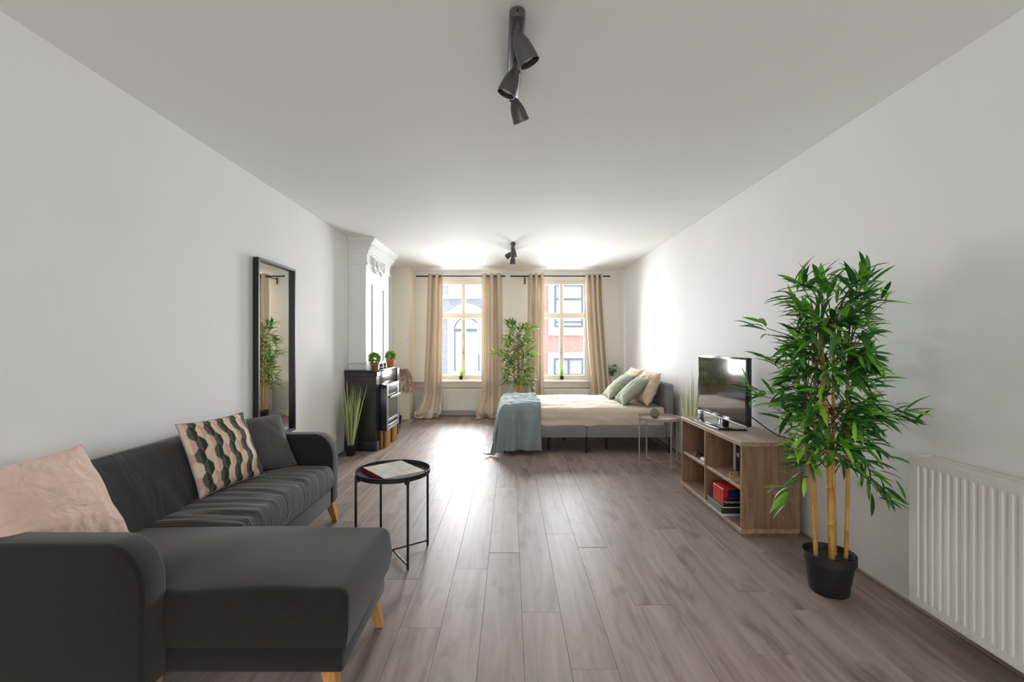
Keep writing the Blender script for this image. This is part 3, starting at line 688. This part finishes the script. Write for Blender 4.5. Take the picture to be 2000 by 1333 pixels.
# ------------------------------------------------------------------ bed
bed = thing('double_bed', 'grey upholstered double bed with low headboard and thin black legs', 'bed', (.9, 6.1, 0))
BX0, BX1, BY0, BY1 = -.12, 1.84, 5.37, 6.87
for nm, a in (('side_rail', (BX0, .90, BY0, BY0+.05)), ('side_rail', (.903, BX1, BY0, BY0+.05)), ('side_rail', (BX0, BX1, BY1-.05, BY1)), ('foot_rail', (BX0, BX0+.05, BY0+.05, BY1-.05))):
    obj(nm, box(BM(), *a, .185, .335, .012), M['bedgrey'], bed)
obj('headboard', box(BM(), BX1, 1.93, BY0-.01, BY1+.01, .185, .82, .03, 4), M['bedgrey'], bed)
obj('slat_base', box(BM(), BX0+.05, BX1, BY0+.05, BY1-.05, .25, .27), M['bench'], bed)
for (x, y) in ((BX0+.05, BY0+.03), (.90, BY0+.03), (1.89, BY0+.03), (BX0+.05, BY1-.03), (.9, BY1-.03), (1.89, BY1-.03), (.47, 5.6), (1.18, 5.6), (.72, 6.1)):
    obj('leg', lathe(BM(), [(.011, 0), (.0135, .02), (.0135, .2 if (x, y) not in ((.47, 5.6), (1.18, 5.6), (.72, 6.1)) else .25)], 12, Matrix.Translation((x, y, 0))), M['blackmetal'], bed)
obj('mattress', box(BM(), BX0+.06, BX1-.005, BY0+.055, BY1-.055, .272, .505, .05, 4), M['mattress'], bed)
def bend(a, lo, hi, r):
    q = r*PI/2
    def side(s):
        if s < q: return r*math.sin(s/r), r*(1-math.cos(s/r))
        return r, r+(s-q)
    if a > hi-r: p, d = side(a-(hi-r)); return hi-r+p, d, 1
    if a < lo+r: p, d = side(lo+r-a); return lo+r-p, d, -1
    return a, 0, 0
def sheetf(u, v):
    a = BX0-.05-.16*(1-u) + (1.83-(BX0-.05)+.16*0)*u if False else (BX0-.16) + (1.825-(BX0-.16))*u
    b = (BY0-.17) + (BY1-BY0+.34)*v
    x, da, _ = bend(a, BX0+.02, 9, .06); y, db, sy = bend(b, BY0+.025, BY1-.025, .06)
    d = math.hypot(da, db) if da and db else max(da, db)
    z = .522 + .018*math.sin(PI*v) - d
    z += .014*fbm(x*2.2, y*6, 1)+.009*fbm(x*5+y*3, y*14, 2)
    wv = (.022*fbm(x*2.2+z*4, z*14, 6)+.010*fbm(x*7, z*20, 3))*min(1, db/.1) + .012*min(1, db/.1)
    y += sy*wv
    zmin = .315 + .012*fbm(x*5, 1.7, y)
    return (x, y, max(z, zmin - .02*v))
bm = BM(); grid(bm, 130, 110, sheetf)
tag(ctr(obj('bed_sheet', bm, M['sheet'], None, 180, solid=.004)), 'cream cotton sheet spread over the mattress', 'sheet')
def throwf(u, v):
    a = -.52 + .88*u; b = (BY0-.47) + 1.75*v
    a += .03*fbm(b*3, 2.0); b += .03*fbm(a*3, 5.0)*(1-v)
    x, da, sx = bend(a, BX0+.0, 9, .07); y, db, sy = bend(b, BY0+.005, 99, .07)
    d = math.hypot(da, db) if da and db else max(da, db)
    z = .552 + .010*math.sin(PI*min(1, v)) - d
    x -= .16*da; y -= .10*db*(1+.8*(da > 0)*min(1, da/.2))
    x -= .18*db*max(0, (.10-a))*1.2
    f = min(1, db/.15)
    y -= f*(.040*math.sin(a*36+2.5*fbm(a*4, db*2))*min(1, .35+max(0, a+.1)*2.2)+.042) + .03*f*fbm(a*7, db*4, 1)
    g = min(1, da/.15)*(1-f)
    x -= g*(.014*math.sin(b*22)+.014)
    top = 1-min(1, d/.08)
    z += top*(.016*fbm(a*9, b*9, 3)+.022*abs(math.sin(a*14+b*8+3*fbm(a*4, b*4)))*min(1, .3+max(0, a+.1)*2.4)+.006)
    # the lifted end nearest the pillows
    zf = .010 + .016*abs(fbm(a*14, b*14, 8))
    if z < zf:
        ov = zf-z; z = zf + min(.03, ov*.25); x -= ov*.5*(da > 0); y -= ov*.5*(db > 0)
    return (x, y, z)
bm = BM(); grid(bm, 120, 170, throwf)
tag(ctr(obj('throw_blanket', bm, M['throw'], None, 180, solid=.007)), 'blue-grey knitted throw draped over the foot of the bed', 'blanket')
cushion('bed_cushion', 'sage green cushion leaning nearest the viewer on the bed', M['sage'], (1.37, 6.03, .545), (1.37, 5.53, .545), (.38, 0, .35), .50, .49, .155, 'sage cushions on the bed', None, 44, seed=2, k=.10)
cushion('bed_cushion', 'sage green cushion at the window side of the bed', M['sage'], (1.33, 6.63, .545), (1.33, 6.13, .545), (.39, 0, .34), .50, .49, .155, 'sage cushions on the bed', None, 44, seed=6, k=.10)
cushion('pillow', 'cream pillow propped on the headboard at the near side', M['pillowcream'], (1.635, 6.07, .555), (1.635, 5.44, .555), (.15, 0, .36), .66, .42, .19, 'cream pillows on the bed', None, 60, seed=3, wr=.035)
cushion('pillow', 'cream pillow propped on the headboard at the window side', M['pillowcream'], (1.635, 6.76, .555), (1.635, 6.14, .555), (.15, 0, .36), .64, .42, .19, 'cream pillows on the bed', None, 60, seed=8, wr=.035)

# ------------------------------------------------------------------ shelf unit, television and the things on it
bn = thing('shelf_unit', 'low walnut-coloured open shelf unit carrying the television', 'shelf', (1.75, 3.6, 0))
X0, X1, Y0, Y1, ZT = 1.552, 1.942, 3.05, 4.13, .636
obj('top_board', box(BM(), X0-.008, X1, Y0, Y1, ZT-.03, ZT, .002, 1), M['benchtop'], bn)
obj('bottom_board', box(BM(), X0-.008, X1, Y0, Y1, .022, .052, .002, 1), M['benchtop'], bn)
obj('plinth', box(BM(), X0+.012, X1-.01, Y0+.012, Y1-.012, 0, .022), M['bench'], bn)
obj('end_panel', box(BM(), X0, X1, Y0+.002, Y0+.025, .052, ZT-.03, .001, 1), M['bench'], bn)
obj('end_panel', box(BM(), X0, X1, Y1-.025, Y1-.002, .052, ZT-.03, .001, 1), M['bench'], bn)
obj('divider', box(BM(), X0+.002, X1-.012, 3.625, 3.65, .052, ZT-.03, .001, 1), M['bench'], bn)
obj('back_panel', box(BM(), X1-.012, X1-.004, Y0+.025, Y1-.025, .052, ZT-.03), M['bench'], bn)
obj('shelf_board', box(BM(), X0+.006, X1-.012, Y0+.025, 3.625, .306, .328, .001, 1), M['benchtop'], bn)
obj('shelf_board', box(BM(), X0+.006, X1-.012, 3.65, Y1-.025, .306, .328, .001, 1), M['benchtop'], bn)
tv = thing('television', 'flat black television on a glossy stand atop the shelf unit', 'television', (1.70, 3.7, ZT))
TX = 1.70
obj('housing', box(BM(), TX, TX+.035, 3.27, 4.13, .695, 1.195, .006), M['tvblack'], tv)
obj('screen', box(BM(), TX-.002, TX+.001, 3.288, 4.112, .728, 1.178), M['tvscreen'], tv, 0)
obj('lower_trim', box(BM(), TX-.004, TX+.004, 3.275, 4.125, .694, .702, .001, 1), M['chrome'], tv)
obj('stand_neck', box(BM(), TX+.01, TX+.05, 3.64, 3.76, ZT+.012, .72, .006), M['tvblack'], tv)
obj('stand_base', prism(BM(), [(TX-.11, 3.48), (TX+.09, 3.44), (TX+.09, 3.96), (TX-.11, 3.92), (TX-.125, 3.7)], 'z', ZT, ZT+.014, .004, 2), M['tvblack'], tv)
tag(obj('television_cable', tube(BM(), [(TX+.04, 3.45, .80), (TX+.10, 3.36, .74), (TX+.15, 3.27, .68), (TX+.20, 3.22, ZT+.006), (TX+.235, 3.2, ZT+.004)], .004, 6), M['blackplastic'], None), 'thin black cable running from television to the wall', 'cable')
tag(ctr(obj('silver_box', box(BM(), 1.66, 1.70, 4.00, 4.03, ZT, ZT+.07, .006), M['chrome'], None)), 'small silver box beside the television stand', 'adapter')  # plain box added for a small silver shape by the stand
# game boxes and bits in the bays
gb = thing('game_box', 'flat dark green game box at the bottom of shelf unit', 'game box', (1.66, 3.4, .052), 0, 'game boxes in the shelf unit')
obj('lid', box(BM(), 1.525, 1.80, 3.28, 3.54, .070, .122, .002, 1), M['boxgreen'], gb)
obj('tray', box(BM(), 1.528, 1.797, 3.283, 3.537, .0522, .0695), M['whitecard'], gb)
obj('side_label', box(BM(), 1.5242, 1.5249, 3.30, 3.52, .076, .116), M['boxlabel'], gb)
obj('edge_band', box(BM(), 1.527, 1.798, 3.2792, 3.2799, .112, .120), M['whitecard'], gb)
gb2 = thing('game_box', 'red and blue game box stacked on the green one', 'game box', (1.68, 3.38, .1225), 0, 'game boxes in the shelf unit')
obj('carton', box(BM(), 1.535, 1.80, 3.282, 3.45, .1225, .245, .002, 1), M['boxred'], gb2)
obj('blue_panel', prism(BM(), [(1.562, .185), (1.80, .185), (1.80, .244), (1.572, .244)], 'y', 3.2810, 3.2819), M['boxblue'], gb2)
obj('black_band', box(BM(), 1.537, 1.799, 3.2808, 3.2818, .124, .180), M['boxdark'], gb2)
text_mesh('lettering', 'PartnerLink', .0265, Matrix.Translation((1.541, 3.2800, .146)) @ Matrix.Rotation(PI/2, 4, 'X'), M['print'], gb2)
for nm, lb, mt_, a in (('book', 'slim white book standing in the upper near bay', 'whitecard', (1.72, 1.90, 3.475, 3.515)), ('book', 'thick black book standing in the upper near bay', 'boxdark', (1.72, 1.90, 3.41, 3.472))):
    t = thing(nm, lb, 'book', ((a[0]+a[1])/2, (a[2]+a[3])/2, .328), 0, 'books in the shelf unit')
    hgt = .235
    bm = BM(); box(bm, a[0], a[1], a[2], a[2]+.003, .328, .328+hgt); box(bm, a[0], a[1], a[3]-.003, a[3], .328, .328+hgt); box(bm, a[0], a[0]+.004, a[2]+.003, a[3]-.003, .328, .328+hgt)
    obj('cover', bm, M[mt_], t, 0); obj('page_block', box(BM(), a[0]+.004, a[1]-.004, a[2]+.003, a[3]-.003, .331, .328+hgt-.004), M['paper'], t, 0)
    if mt_ == 'boxdark': obj('spine_label', box(BM(), a[0]-.0008, a[0], a[2]+.015, a[3]-.015, .44, .47), M['print'], t, 0)
wk = thing('wicker_tray', 'small woven rattan tray with looped rim on middle shelf', 'tray', (1.64, 3.22, .328))
obj('woven_base', lathe(BM(), [(.075, 0), (.082, .004), (.082, .010), (.06, .006)], 24), M['rattan'], wk, 35, False)
bm = BM()
for k in range(18):
    a = 2*PI*k/18; c = Vector((.082*math.cos(a), .082*math.sin(a), .012)); tt = Vector((-math.sin(a), math.cos(a), 0))
    tube(bm, [c+tt*.014*math.cos(q)+Vector((0, 0, .014+.016*math.sin(q))) for q in [2*PI*i/10 for i in range(11)]], .0022, 5, False)
obj('looped_rim', bm, M['rattan'], wk, 180, False)
cb = BM(); tube(cb, [(1.62+.035*math.cos(q)*(1-.02*q), 3.92+.06*math.sin(q)*(1-.02*q), .334+.0018*q) for q in [i*.4 for i in range(48)]], .004, 6)
tag(ctr(obj('coiled_cable', cb, M['blackplastic'], None, 180)), 'coiled black cable on the far middle shelf', 'cable')
tag(ctr(obj('charger', box(BM(), 1.585, 1.625, 3.70, 3.80, .328, .352, .006), M['socket'], None)), 'small white charger on the far middle shelf', 'charger')

# ------------------------------------------------------------------ fireplace
mp_ = thing('mantelpiece', 'glossy black mantelpiece against the white chimney breast', 'mantelpiece', (-1.8, 6.05, 0))
MX = -1.617
obj('mantel_shelf', box(BM(), -1.995, MX+.03, 5.455, 6.64, .955, .977, .005), M['blackpaint'], mp_)
bm = BM(); box(bm, -1.995, MX, 5.48, 5.615, .12, .953, .004, 1); box(bm, -1.995, MX+.012, 5.475, 5.615, .90, .953, .004, 1); obj('pilaster', bm, M['blackpaint'], mp_)
bm = BM(); box(bm, -1.78, MX, 6.50, 6.62, .12, .953, .004, 1); obj('pilaster', bm, M['blackpaint'], mp_)
obj('plinth', box(BM(), -1.995, MX+.014, 5.468, 5.625, 0, .12, .006), M['blackpaint'], mp_); obj('plinth', box(BM(), -1.78, MX+.014, 6.49, 6.632, 0, .12, .006), M['blackpaint'], mp_)
obj('frieze', box(BM(), -1.78, MX-.012, 5.617, 6.498, .76, .953, .004), M['blackpaint'], mp_)
obj('hearth_surround', box(BM(), -1.783, -1.77, 5.617, 6.498, 0, .758), M['stove'], mp_)
sv = thing('electric_stove', 'dark electric stove with steel-framed glass front set in fireplace', 'stove', (-1.63, 5.94, .21))
SX = -1.528
obj('body', box(BM(), -1.745, SX-.012, 5.66, 6.22, .215, .75, .006), M['stove'], sv)
fr = BM(); box(fr, SX-.012, SX, 5.65, 5.70, .21, .79, .003); box(fr, SX-.012, SX, 6.17, 6.23, .21, .79, .003); box(fr, SX-.012, SX, 5.70, 6.17, .70, .79, .003); box(fr, SX-.012, SX, 5.70, 6.17, .21, .225, .003)
obj('door_frame', fr, M['stoveframe'], sv)
obj('door_glass', box(BM(), SX-.012, SX-.006, 5.70, 6.17, .225, .70), M['darkglass'], sv, 0)
obj('hood', prism(BM(), [(-1.72, .752), (SX-.01, .752), (SX-.01, .772), (-1.64, .80), (-1.72, .80)], 'y', 5.655, 6.225, .003, 1), M['stove'], sv)
h_ = obj('door_handle', box(BM(), SX+.012, SX+.035, 5.70, 6.19, .60, .635, .006), M['stoveframe'], sv)
for yy in (5.72, 6.17): obj('handle_mount', tube(BM(), [(SX-.006, yy, .617), (SX+.014, yy, .617)], .008, 8), M['stove'], h_)
for zz in (.245, .315): obj('lower_bar', box(BM(), SX-.006, SX+.006, 5.70, 6.17, zz, zz+.025, .003), M['stoveframe'], sv)
obj('ember_bed', box(BM(), SX-.0059, SX-.004, 5.72, 6.15, .35, .43), M['soil'], sv, 0)
def pedestal(label, x0, x1, y0, y1):
    t = thing('fluted_pedestal', label, 'pedestal', ((x0+x1)/2, (y0+y1)/2, 0), 0, 'golden fluted pedestals under the stove')
    n = 4
    for i in range(n):
        for j in range(3):
            r = (y1-y0)/n/2*.98
            obj('flute', lathe(BM(), [(r, 0), (r, .208)], 14, Matrix.Translation((x0+r+(x1-x0-2*r)*j/2, y0+r+(y1-y0-2*r)*i/(n-1), 0))), M['gold'], t)
pedestal('golden fluted pedestal under the near end of stove', -1.685, -1.535, 5.665, 5.84)
pedestal('golden fluted pedestal under the far end of stove', -1.675, -1.535, 6.00, 6.175)

# ------------------------------------------------------------------ plants
def leaf_mesh(name, mtl, fold=.35, droop=.28, seg=5, wdt=.09):
    bm = BM(); rows = []
    for i in range(seg+1):
        t = i/seg; wv = wdt*(math.sin(PI*min(1, t*.93+.04))**.8)*(1 if t < 1 else 0)
        y = t; z = -droop*t*t
        rows.append([bm.verts.new((-wv, y, z+wv*fold)), bm.verts.new((0, y, z)), bm.verts.new((wv, y, z+wv*fold))])
    for a, b in zip(rows, rows[1:]):
        for k in (0, 1): bm.faces.new((a[k], a[k+1], b[k+1], b[k]))
    bmesh.ops.remove_doubles(bm, verts=bm.verts, dist=.0005)
    me = bpy.data.meshes.new(name); bm.to_mesh(me); bm.free(); me.materials.append(mtl); me.shade_smooth(); return me
LEAF = [leaf_mesh('leaf', M['leaf'], droop=d) for d in (.12, .30, .5)]
def leaf_matrix(p, d, L, roll, widthk=1):
    d = d.normalized(); up = Vector((0, 0, 1)); x = d.cross(up)
    x = x.normalized() if x.length > .05 else Vector((1, 0, 0)); z = x.cross(d)
    R = Matrix((x, d, z)).transposed().to_4x4() @ Matrix.Rotation(roll, 4, 'Y')
    return Matrix.Translation(p) @ R @ Matrix.Diagonal((L*widthk, L, L, 1))
def bamboo(label, loc, canes, tufts, twigs, mass_mat, individual, seed, pot_r=.122, pot_h=.205, leafL=.125, group='potted bamboos'):
    rb = random.Random(seed)
    t = thing('potted_bamboo', label, 'plant', loc, 0, group)
    p_ = obj('pot', lathe(BM(), [(pot_r*.70, 0), (pot_r*.73, .004), (pot_r*.93, pot_h*.80), (pot_r, pot_h*.80), (pot_r, pot_h), (pot_r*.95, pot_h), (pot_r*.90, pot_h*.86)], 40), M['potblack'], t, 35, False)
    obj('soil', lathe(BM(), [(pot_r*.9, pot_h*.84), (pot_r*.9, pot_h*.87), (.01, pot_h*.89)], 24), M['soil'], p_, 35, False)
    for pts, r in canes:
        # smooth cane with swollen joints
        P = [Vector(q) for q in pts]; full, rad = [], []
        segs = 14
        for i in range(len(P)-1):
            for s in range(segs):
                full.append(P[i].lerp(P[i+1], s/segs)); rad.append(r*(1-.25*(i*segs+s)/((len(P)-1)*segs)))
        full.append(P[-1]); rad.append(r*.75)
        pp, rr = [], []; nk = 0
        for q, ra in zip(full, rad):
            if nk % 5 == 0 and nk: pp += [q-Vector((0, 0, .004)), q, q+Vector((0, 0, .004))]; rr += [ra, ra*1.22, ra]
            else: pp.append(q); rr.append(ra)
            nk += 1
        obj('cane', tube(BM(), pp, rr, 10), M['cane'], t, 60, False)
    bm = BM()
    for a, b in twigs:
        a, b = Vector(a), Vector(b); m = a.lerp(b, .5) + Vector((0, 0, .02+.08*(b-a).length)); tube(bm, [a, m, b], [.0035, .0028, .0018], 5)
    tw = obj('twigs', bm, M['twig'], t, 60, False, kind='stuff')
    leaves = []
    for c, out, n, L in tufts:
        c = Vector(c); out = Vector(out)
        for k in range(n):
            a = rb.uniform(0, 2*PI); e = rb.uniform(-.85, 1.1)
            d = Vector((math.cos(a)*math.cos(e), math.sin(a)*math.cos(e), math.sin(e))) + out*1.1
            if d.length < .2: d = out
            leaves.append((c + Vector((rb.gauss(0, .018), rb.gauss(0, .018), rb.gauss(0, .022))), d, L*rb.uniform(.65, 1.2), rb.uniform(-.7, .7), rb.randrange(3), rb.uniform(.85, 1.2)))
    # keep leaves clear of the wall behind
    leaves = [l for l in leaves if loc[0] + (l[0]+l[1].normalized()*l[2]).x < XR-.045 and (l[0]+l[1].normalized()*l[2]).z < H]
    if individual:
        leaves.sort(key=lambda l: (l[0]+l[1].normalized()*l[2]*.5).y)      # nearest first
        k = 0
        for p, d, L, ro, ty, wk_ in leaves[:300]:
            o = bpy.data.objects.new('leaf', LEAF[ty]); COL.objects.link(o); o.parent = t; o.matrix_basis = leaf_matrix(p, d, L, ro, wk_)
        rest = leaves[300:]
    else: rest = leaves
    if rest:
        bm = BM()
        for p, d, L, ro, ty, wk_ in rest:
            mx = leaf_matrix(p, d, L, ro, wk_); src = LEAF[ty]; vs = [bm.verts.new(mx @ v.co) for v in src.vertices]
            for f in src.polygons: bm.faces.new([vs[i] for i in f.vertices])
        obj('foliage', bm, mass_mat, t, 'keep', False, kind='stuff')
    return t
def bamboo_plan(rb, canes, zlo, zhi, rad, n, leaves, L, specials=()):
    tufts, twigs = [], []
    def cane_at(k, z):
        P = canes[k][0]
        for a, b in zip(P, P[1:]):
            if a[2] <= z <= b[2]:
                f = (z-a[2])/max(1e-6, b[2]-a[2]); return Vector(a).lerp(Vector(b), f)
        return Vector(P[-1])
    for i in range(n):
        z = zlo + (zhi-zlo)*(i+.5)/n + rb.uniform(-.03, .03); k = rb.randrange(len(canes)); a = i*2.399+rb.uniform(-.4, .4)
        rr = rad(z)*math.sqrt(rb.uniform(.15, 1)); c0 = cane_at(k, z-.07)
        c = Vector((rr*math.cos(a), rr*math.sin(a), z)); out = Vector((math.cos(a), math.sin(a), .15)) if z < zhi-.14 else Vector((math.cos(a)*.5, math.sin(a)*.5, .9))
        tufts.append((c, out, leaves, L)); twigs.append((c0, c))
    for base, tip, m, nl in specials:
        base, tip = Vector(base), Vector(tip); dirn = (tip-base).normalized()
        twigs.append((base, tip))
        for j in range(m):
            f = .35+.65*j/(m-1) if m > 1 else 1
            tufts.append((base.lerp(tip, f)+Vector((0, 0, .06*math.sin(PI*f))), dirn*1.2+Vector((0, 0, .1)), nl, L*.95))
    return tufts, twigs
rb = random.Random(21)
cn = [([(-.075, -.01, .17), (-.10, -.01, .55), (-.135, 0, .95)], .0088), ([(-.045, .03, .17), (-.055, .03, .6), (-.05, .03, 1.25)], .0085), ([(-.005, -.03, .17), (-.02, -.03, .7), (-.06, -.02, 1.36)], .0155),
      ([(.045, .02, .17), (.035, .02, .7), (.03, .01, 1.32)], .0105), ([(.075, -.02, .17), (.085, -.02, .6), (.09, -.01, 1.15)], .0105)]
def radn(z): return .09+.085*math.sin(PI*min(1, max(0, (z-.5)/1.3))) if z < 1.45 else .18-.22*(z-1.45)
tf, tw = bamboo_plan(rb, cn, .68, 1.62, radn, 112, 9, .132,
    [((-.09, -.02, .86), (-.43, -.06, 1.04), 4, 6), ((.08, -.06, .88), (.27, -.26, .92), 4, 7), ((-.1, -.03, .62), (-.24, -.14, .74), 2, 7), ((-.1, 0, .60), (-.22, 0, .52), 2, 7), ((.09, -.03, .66), (.16, -.12, .56), 3, 8), ((.09, -.02, .75), (.2, -.14, .68), 2, 6),
     ((-.06, 0, 1.2), (-.34, -.02, 1.38), 2, 7), ((-.06, 0, 1.0), (-.3, -.06, 1.2), 2, 7), ((.03, 0, 1.2), (.24, -.08, 1.52), 2, 7)])
bamboo('tall potted bamboo in black pot beside the right-hand radiator', (1.672, 2.39, 0), cn, tf, tw, M['leafmass'], True, 4)
rb = random.Random(5)
cn2 = [([(x, y, .17), (x*1.2, y*1.2, .7), (x*1.3, y*1.2, 1.3)], r) for x, y, r in ((-.05, 0, .011), (.0, .03, .014), (.05, -.02, .011), (.02, .05, .009))]
tf, tw = bamboo_plan(rb, cn2, .62, 1.60, lambda z: .20, 84, 9, .14, [((-.05, 0, .95), (-.36, -.05, 1.13), 3, 7), ((.05, 0, 1.3), (.24, -.03, 1.52), 3, 7)])
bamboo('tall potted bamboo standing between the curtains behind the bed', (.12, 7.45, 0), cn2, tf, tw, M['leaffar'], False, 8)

def blade(bm, p, d, L, w_, droop, seg=7):
    d = Vector(d).normalized(); side = d.cross(Vector((0, 0, 1)))
    side = Vector((1, 0, 0)) if side.length < .05 else side.normalized()
    a = random.uniform(0, PI); side = (side*math.cos(a) + d.cross(side)*math.sin(a)).normalized()
    prev = None
    for i in range(seg+1):
        t = i/seg; c = Vector(p) + d*L*t + Vector((d.x, d.y, 0))*droop*t*t*L - Vector((0, 0, 1))*droop*.6*t**3*L
        ww = w_*(1-t**1.8)*(.7+.3*min(1, t*4)) + .0002
        cur = (bm.verts.new(c-side*ww), bm.verts.new(c+side*ww))
        if prev: bm.faces.new((prev[0], prev[1], cur[1], cur[0]))
        prev = cur
def grass_pot(label, loc, n, hgt, spread, w_, mtl, pot_r, pot_h, group, seed, part=True, droop=.12, name='potted_grass'):
    random.seed(seed); t = thing(name, label, 'plant', loc, 0, group)
    p_ = obj('pot', lathe(BM(), [(pot_r*.75, 0), (pot_r*.78, .003), (pot_r, pot_h*.95), (pot_r, pot_h), (pot_r*.93, pot_h), (pot_r*.88, pot_h*.9), (.005, pot_h*.9)], 28), M['potblack'], t, 35, False)
    bm = BM()
    for k in range(n):
        a = random.uniform(0, 2*PI); e = random.random()**.7*spread; r = random.uniform(0, pot_r*.6)
        d = (math.cos(a)*e, math.sin(a)*e, 1); L = hgt*random.uniform(.62, 1.0)*(1-.15*e)
        if part: bm = BM()
        blade(bm, (r*math.cos(a), r*math.sin(a), pot_h*.88), d, L, w_*random.uniform(.7, 1.1), droop*random.uniform(.2, 1.4)*(.4+e))
        if part: obj('blade', bm, mtl, t, 'keep', False)
    if not part: obj('blades', bm, mtl, t, 'keep', False, kind='stuff')
    return t
grass_pot('tall pale green grass plant in black pot before the mantelpiece', (-1.855, 5.28, 0), 62, .80, .22, .013, M['blade'], .062, .125, 'tall grass plants', 11)
grass_pot('tall thin dry grass plant behind far end of shelf unit', (1.72, 4.33, 0), 42, 1.02, .16, .010, M['drygrass'], .065, .13, 'tall grass plants', 12, droop=.2)
gs = 'little grass pots on the window sills'
grass_pot('little grass pot on the left window sill', (-.895, 8.23, .645), 26, .20, .22, .006, M['sillgrass'], .036, .065, gs, 13, False)
grass_pot('little grass pot on the right window sill', (.93, 8.23, .645), 26, .20, .22, .006, M['sillgrass'], .036, .065, gs, 14, False)
def herb(label, loc, r, pot_r, pot_h, pm_, seed):
    random.seed(seed); t = thing('potted_herb', label, 'plant', loc, 0, 'small potted herbs on the mantel shelf')
    obj('pot', lathe(BM(), [(pot_r*.68, 0), (pot_r*.72, .003), (pot_r*.92, pot_h*.72), (pot_r, pot_h*.73), (pot_r, pot_h), (pot_r*.92, pot_h), (pot_r*.86, pot_h*.85), (.004, pot_h*.85)], 26), pm_, t, 35, False)
    bm = BM()
    for k in range(520):
        u = random.uniform(-.75, 1); a = random.uniform(0, 2*PI); s = math.sqrt(1-u*u); d = Vector((s*math.cos(a), s*math.sin(a), u))
        blade(bm, Vector((0, 0, pot_h+r*.62))+d*r*random.uniform(.35, .72), d+Vector((random.gauss(0, .3), random.gauss(0, .3), .12)), r*.42, .005, .1, 3)
    obj('foliage', bm, M['herb'], t, 'keep', False, kind='stuff')
herb('small herb in brown pot at the near end of mantel shelf', (-1.665, 5.58, .977), .082, .052, .088, M['terracotta2'], 3)
herb('small herb in orange terracotta pot at far end of mantel shelf', (-1.632, 6.18, .977), .078, .058, .105, M['terracotta'], 4)
for lb, yy in (('near one of two small green glass jars on mantel shelf', 5.80), ('far one of two small green glass jars on mantel shelf', 5.95)):
    t = thing('glass_jar', lb, 'jar', (-1.645, yy, .977), 0, 'small green jars on the mantel shelf')
    obj('jar', lathe(BM(), [(.022, 0), (.025, .004), (.025, .05), (.018, .058), (.018, .068), (.012, .068)], 20), M['greenglass'], t, 35, False)
    obj('label_band', lathe(BM(), [(.0255, .012), (.0255, .026)], 20, None, False), M['jarlabel'], t, 35, False)
# dried plume in a dark pot behind the mantel
dp = thing('dried_plume_plant', 'dusty pink drooping dried plumes in dark pot past the mantelpiece', 'plant', (-1.80, 7.22, 0)); random.seed(31)
obj('pot', lathe(BM(), [(.05, 0), (.055, .003), (.075, .14), (.08, .15), (.07, .15), (.066, .13), (.004, .13)], 26), M['potblack'], dp, 35, False)
for k, (dx, dy) in enumerate(((.02, -.08), (.10, -.03), (.08, .06), (.03, .1), (.12, .02))):
    st = [(0, 0, .12), (dx*.3, dy*.3, .55), (dx*.8, dy*.8, .86), (dx*1.3, dy*1.3, .90), (dx*1.8, dy*1.8, .76), (dx*2.0, dy*2.0, .55)]
    s_ = obj('stalk', tube(BM(), st, [.004, .004, .003, .003, .002, .0015], 6), M['plume'], dp, 60, False); bm = BM()
    for j in range(70):
        f = 2.2+2.8*random.random(); i = min(int(f), 4); c = Vector(st[i]).lerp(Vector(st[i+1]), f-i)
        blade(bm, c, (random.gauss(0, .5), random.gauss(0, .5), -.9), .12, .006, .1, 3)
    obj('plume', bm, M['plume'], s_, 'keep', False, kind='stuff')
# leafy plant on the ledge behind the bed
lp = thing('leafy_plant', 'small bright green leafy plant on window ledge beyond the headboard', 'plant', (1.84, 8.175, .63)); random.seed(41)
obj('pot', lathe(BM(), [(.034, 0), (.036, .003), (.046, .075), (.046, .085), (.041, .085), (.038, .07), (.004, .07)], 22), M['jarlabel'], lp, 35, False)
BL = leaf_mesh('leaf', M['sillleaf'], .3, .35, 5, .26); bm = BM()
for k in range(30):
    a = k*2.4; e = .25+.9*random.random(); L = random.uniform(.07, .11); h = random.uniform(.06, .34)
    c = Vector((math.cos(a)*.075*random.random()-.045, math.sin(a)*.03*random.random()-.01, .08+h*.55)); tube(bm, [(0, 0, .07), c*.6+Vector((0, 0, .04)), c], .0018, 5)
    d = Vector((math.cos(a), math.sin(a)*.7, .3))
    if c.x+d.x*L+1.84 > 1.95 or c.y+d.y*L+8.175 > 8.245: d.x = -abs(d.x)*.5; d.y = -abs(d.y)
    o = bpy.data.objects.new('leaf', BL); COL.objects.link(o); o.parent = lp; o.matrix_basis = leaf_matrix(c, d, L, random.uniform(-.5, .5))
obj('stems', bm, M['sillleaf'], lp, 60, False, kind='stuff')

# small fittings
so = thing('wall_socket', 'small white socket low on left wall near the tall grass', 'socket', (-1.996, 5.18, .2))
obj('cover_plate', box(BM(), -1.999, -1.988, 5.14, 5.22, .175, .255, .003), M['socket'], so); obj('outlet', lathe(BM(), [(.02, 0), (.022, .004), (.018, .004), (.016, .001)], 18, Matrix.Translation((-1.988, 5.18, .215)) @ Matrix.Rotation(PI/2, 4, 'Y')), M['socket'], so)
sw = thing('light_switch', 'tiny cream switch on edge of cream pier', 'switch', (-1.75, 7.745, 1.33))
obj('cover_plate', box(BM(), -1.775, -1.735, 7.738, 7.749, 1.33, 1.41, .003), M['socket'], sw); obj('rocker', box(BM(), -1.768, -1.742, 7.734, 7.738, 1.345, 1.395, .002), M['socket'], sw)
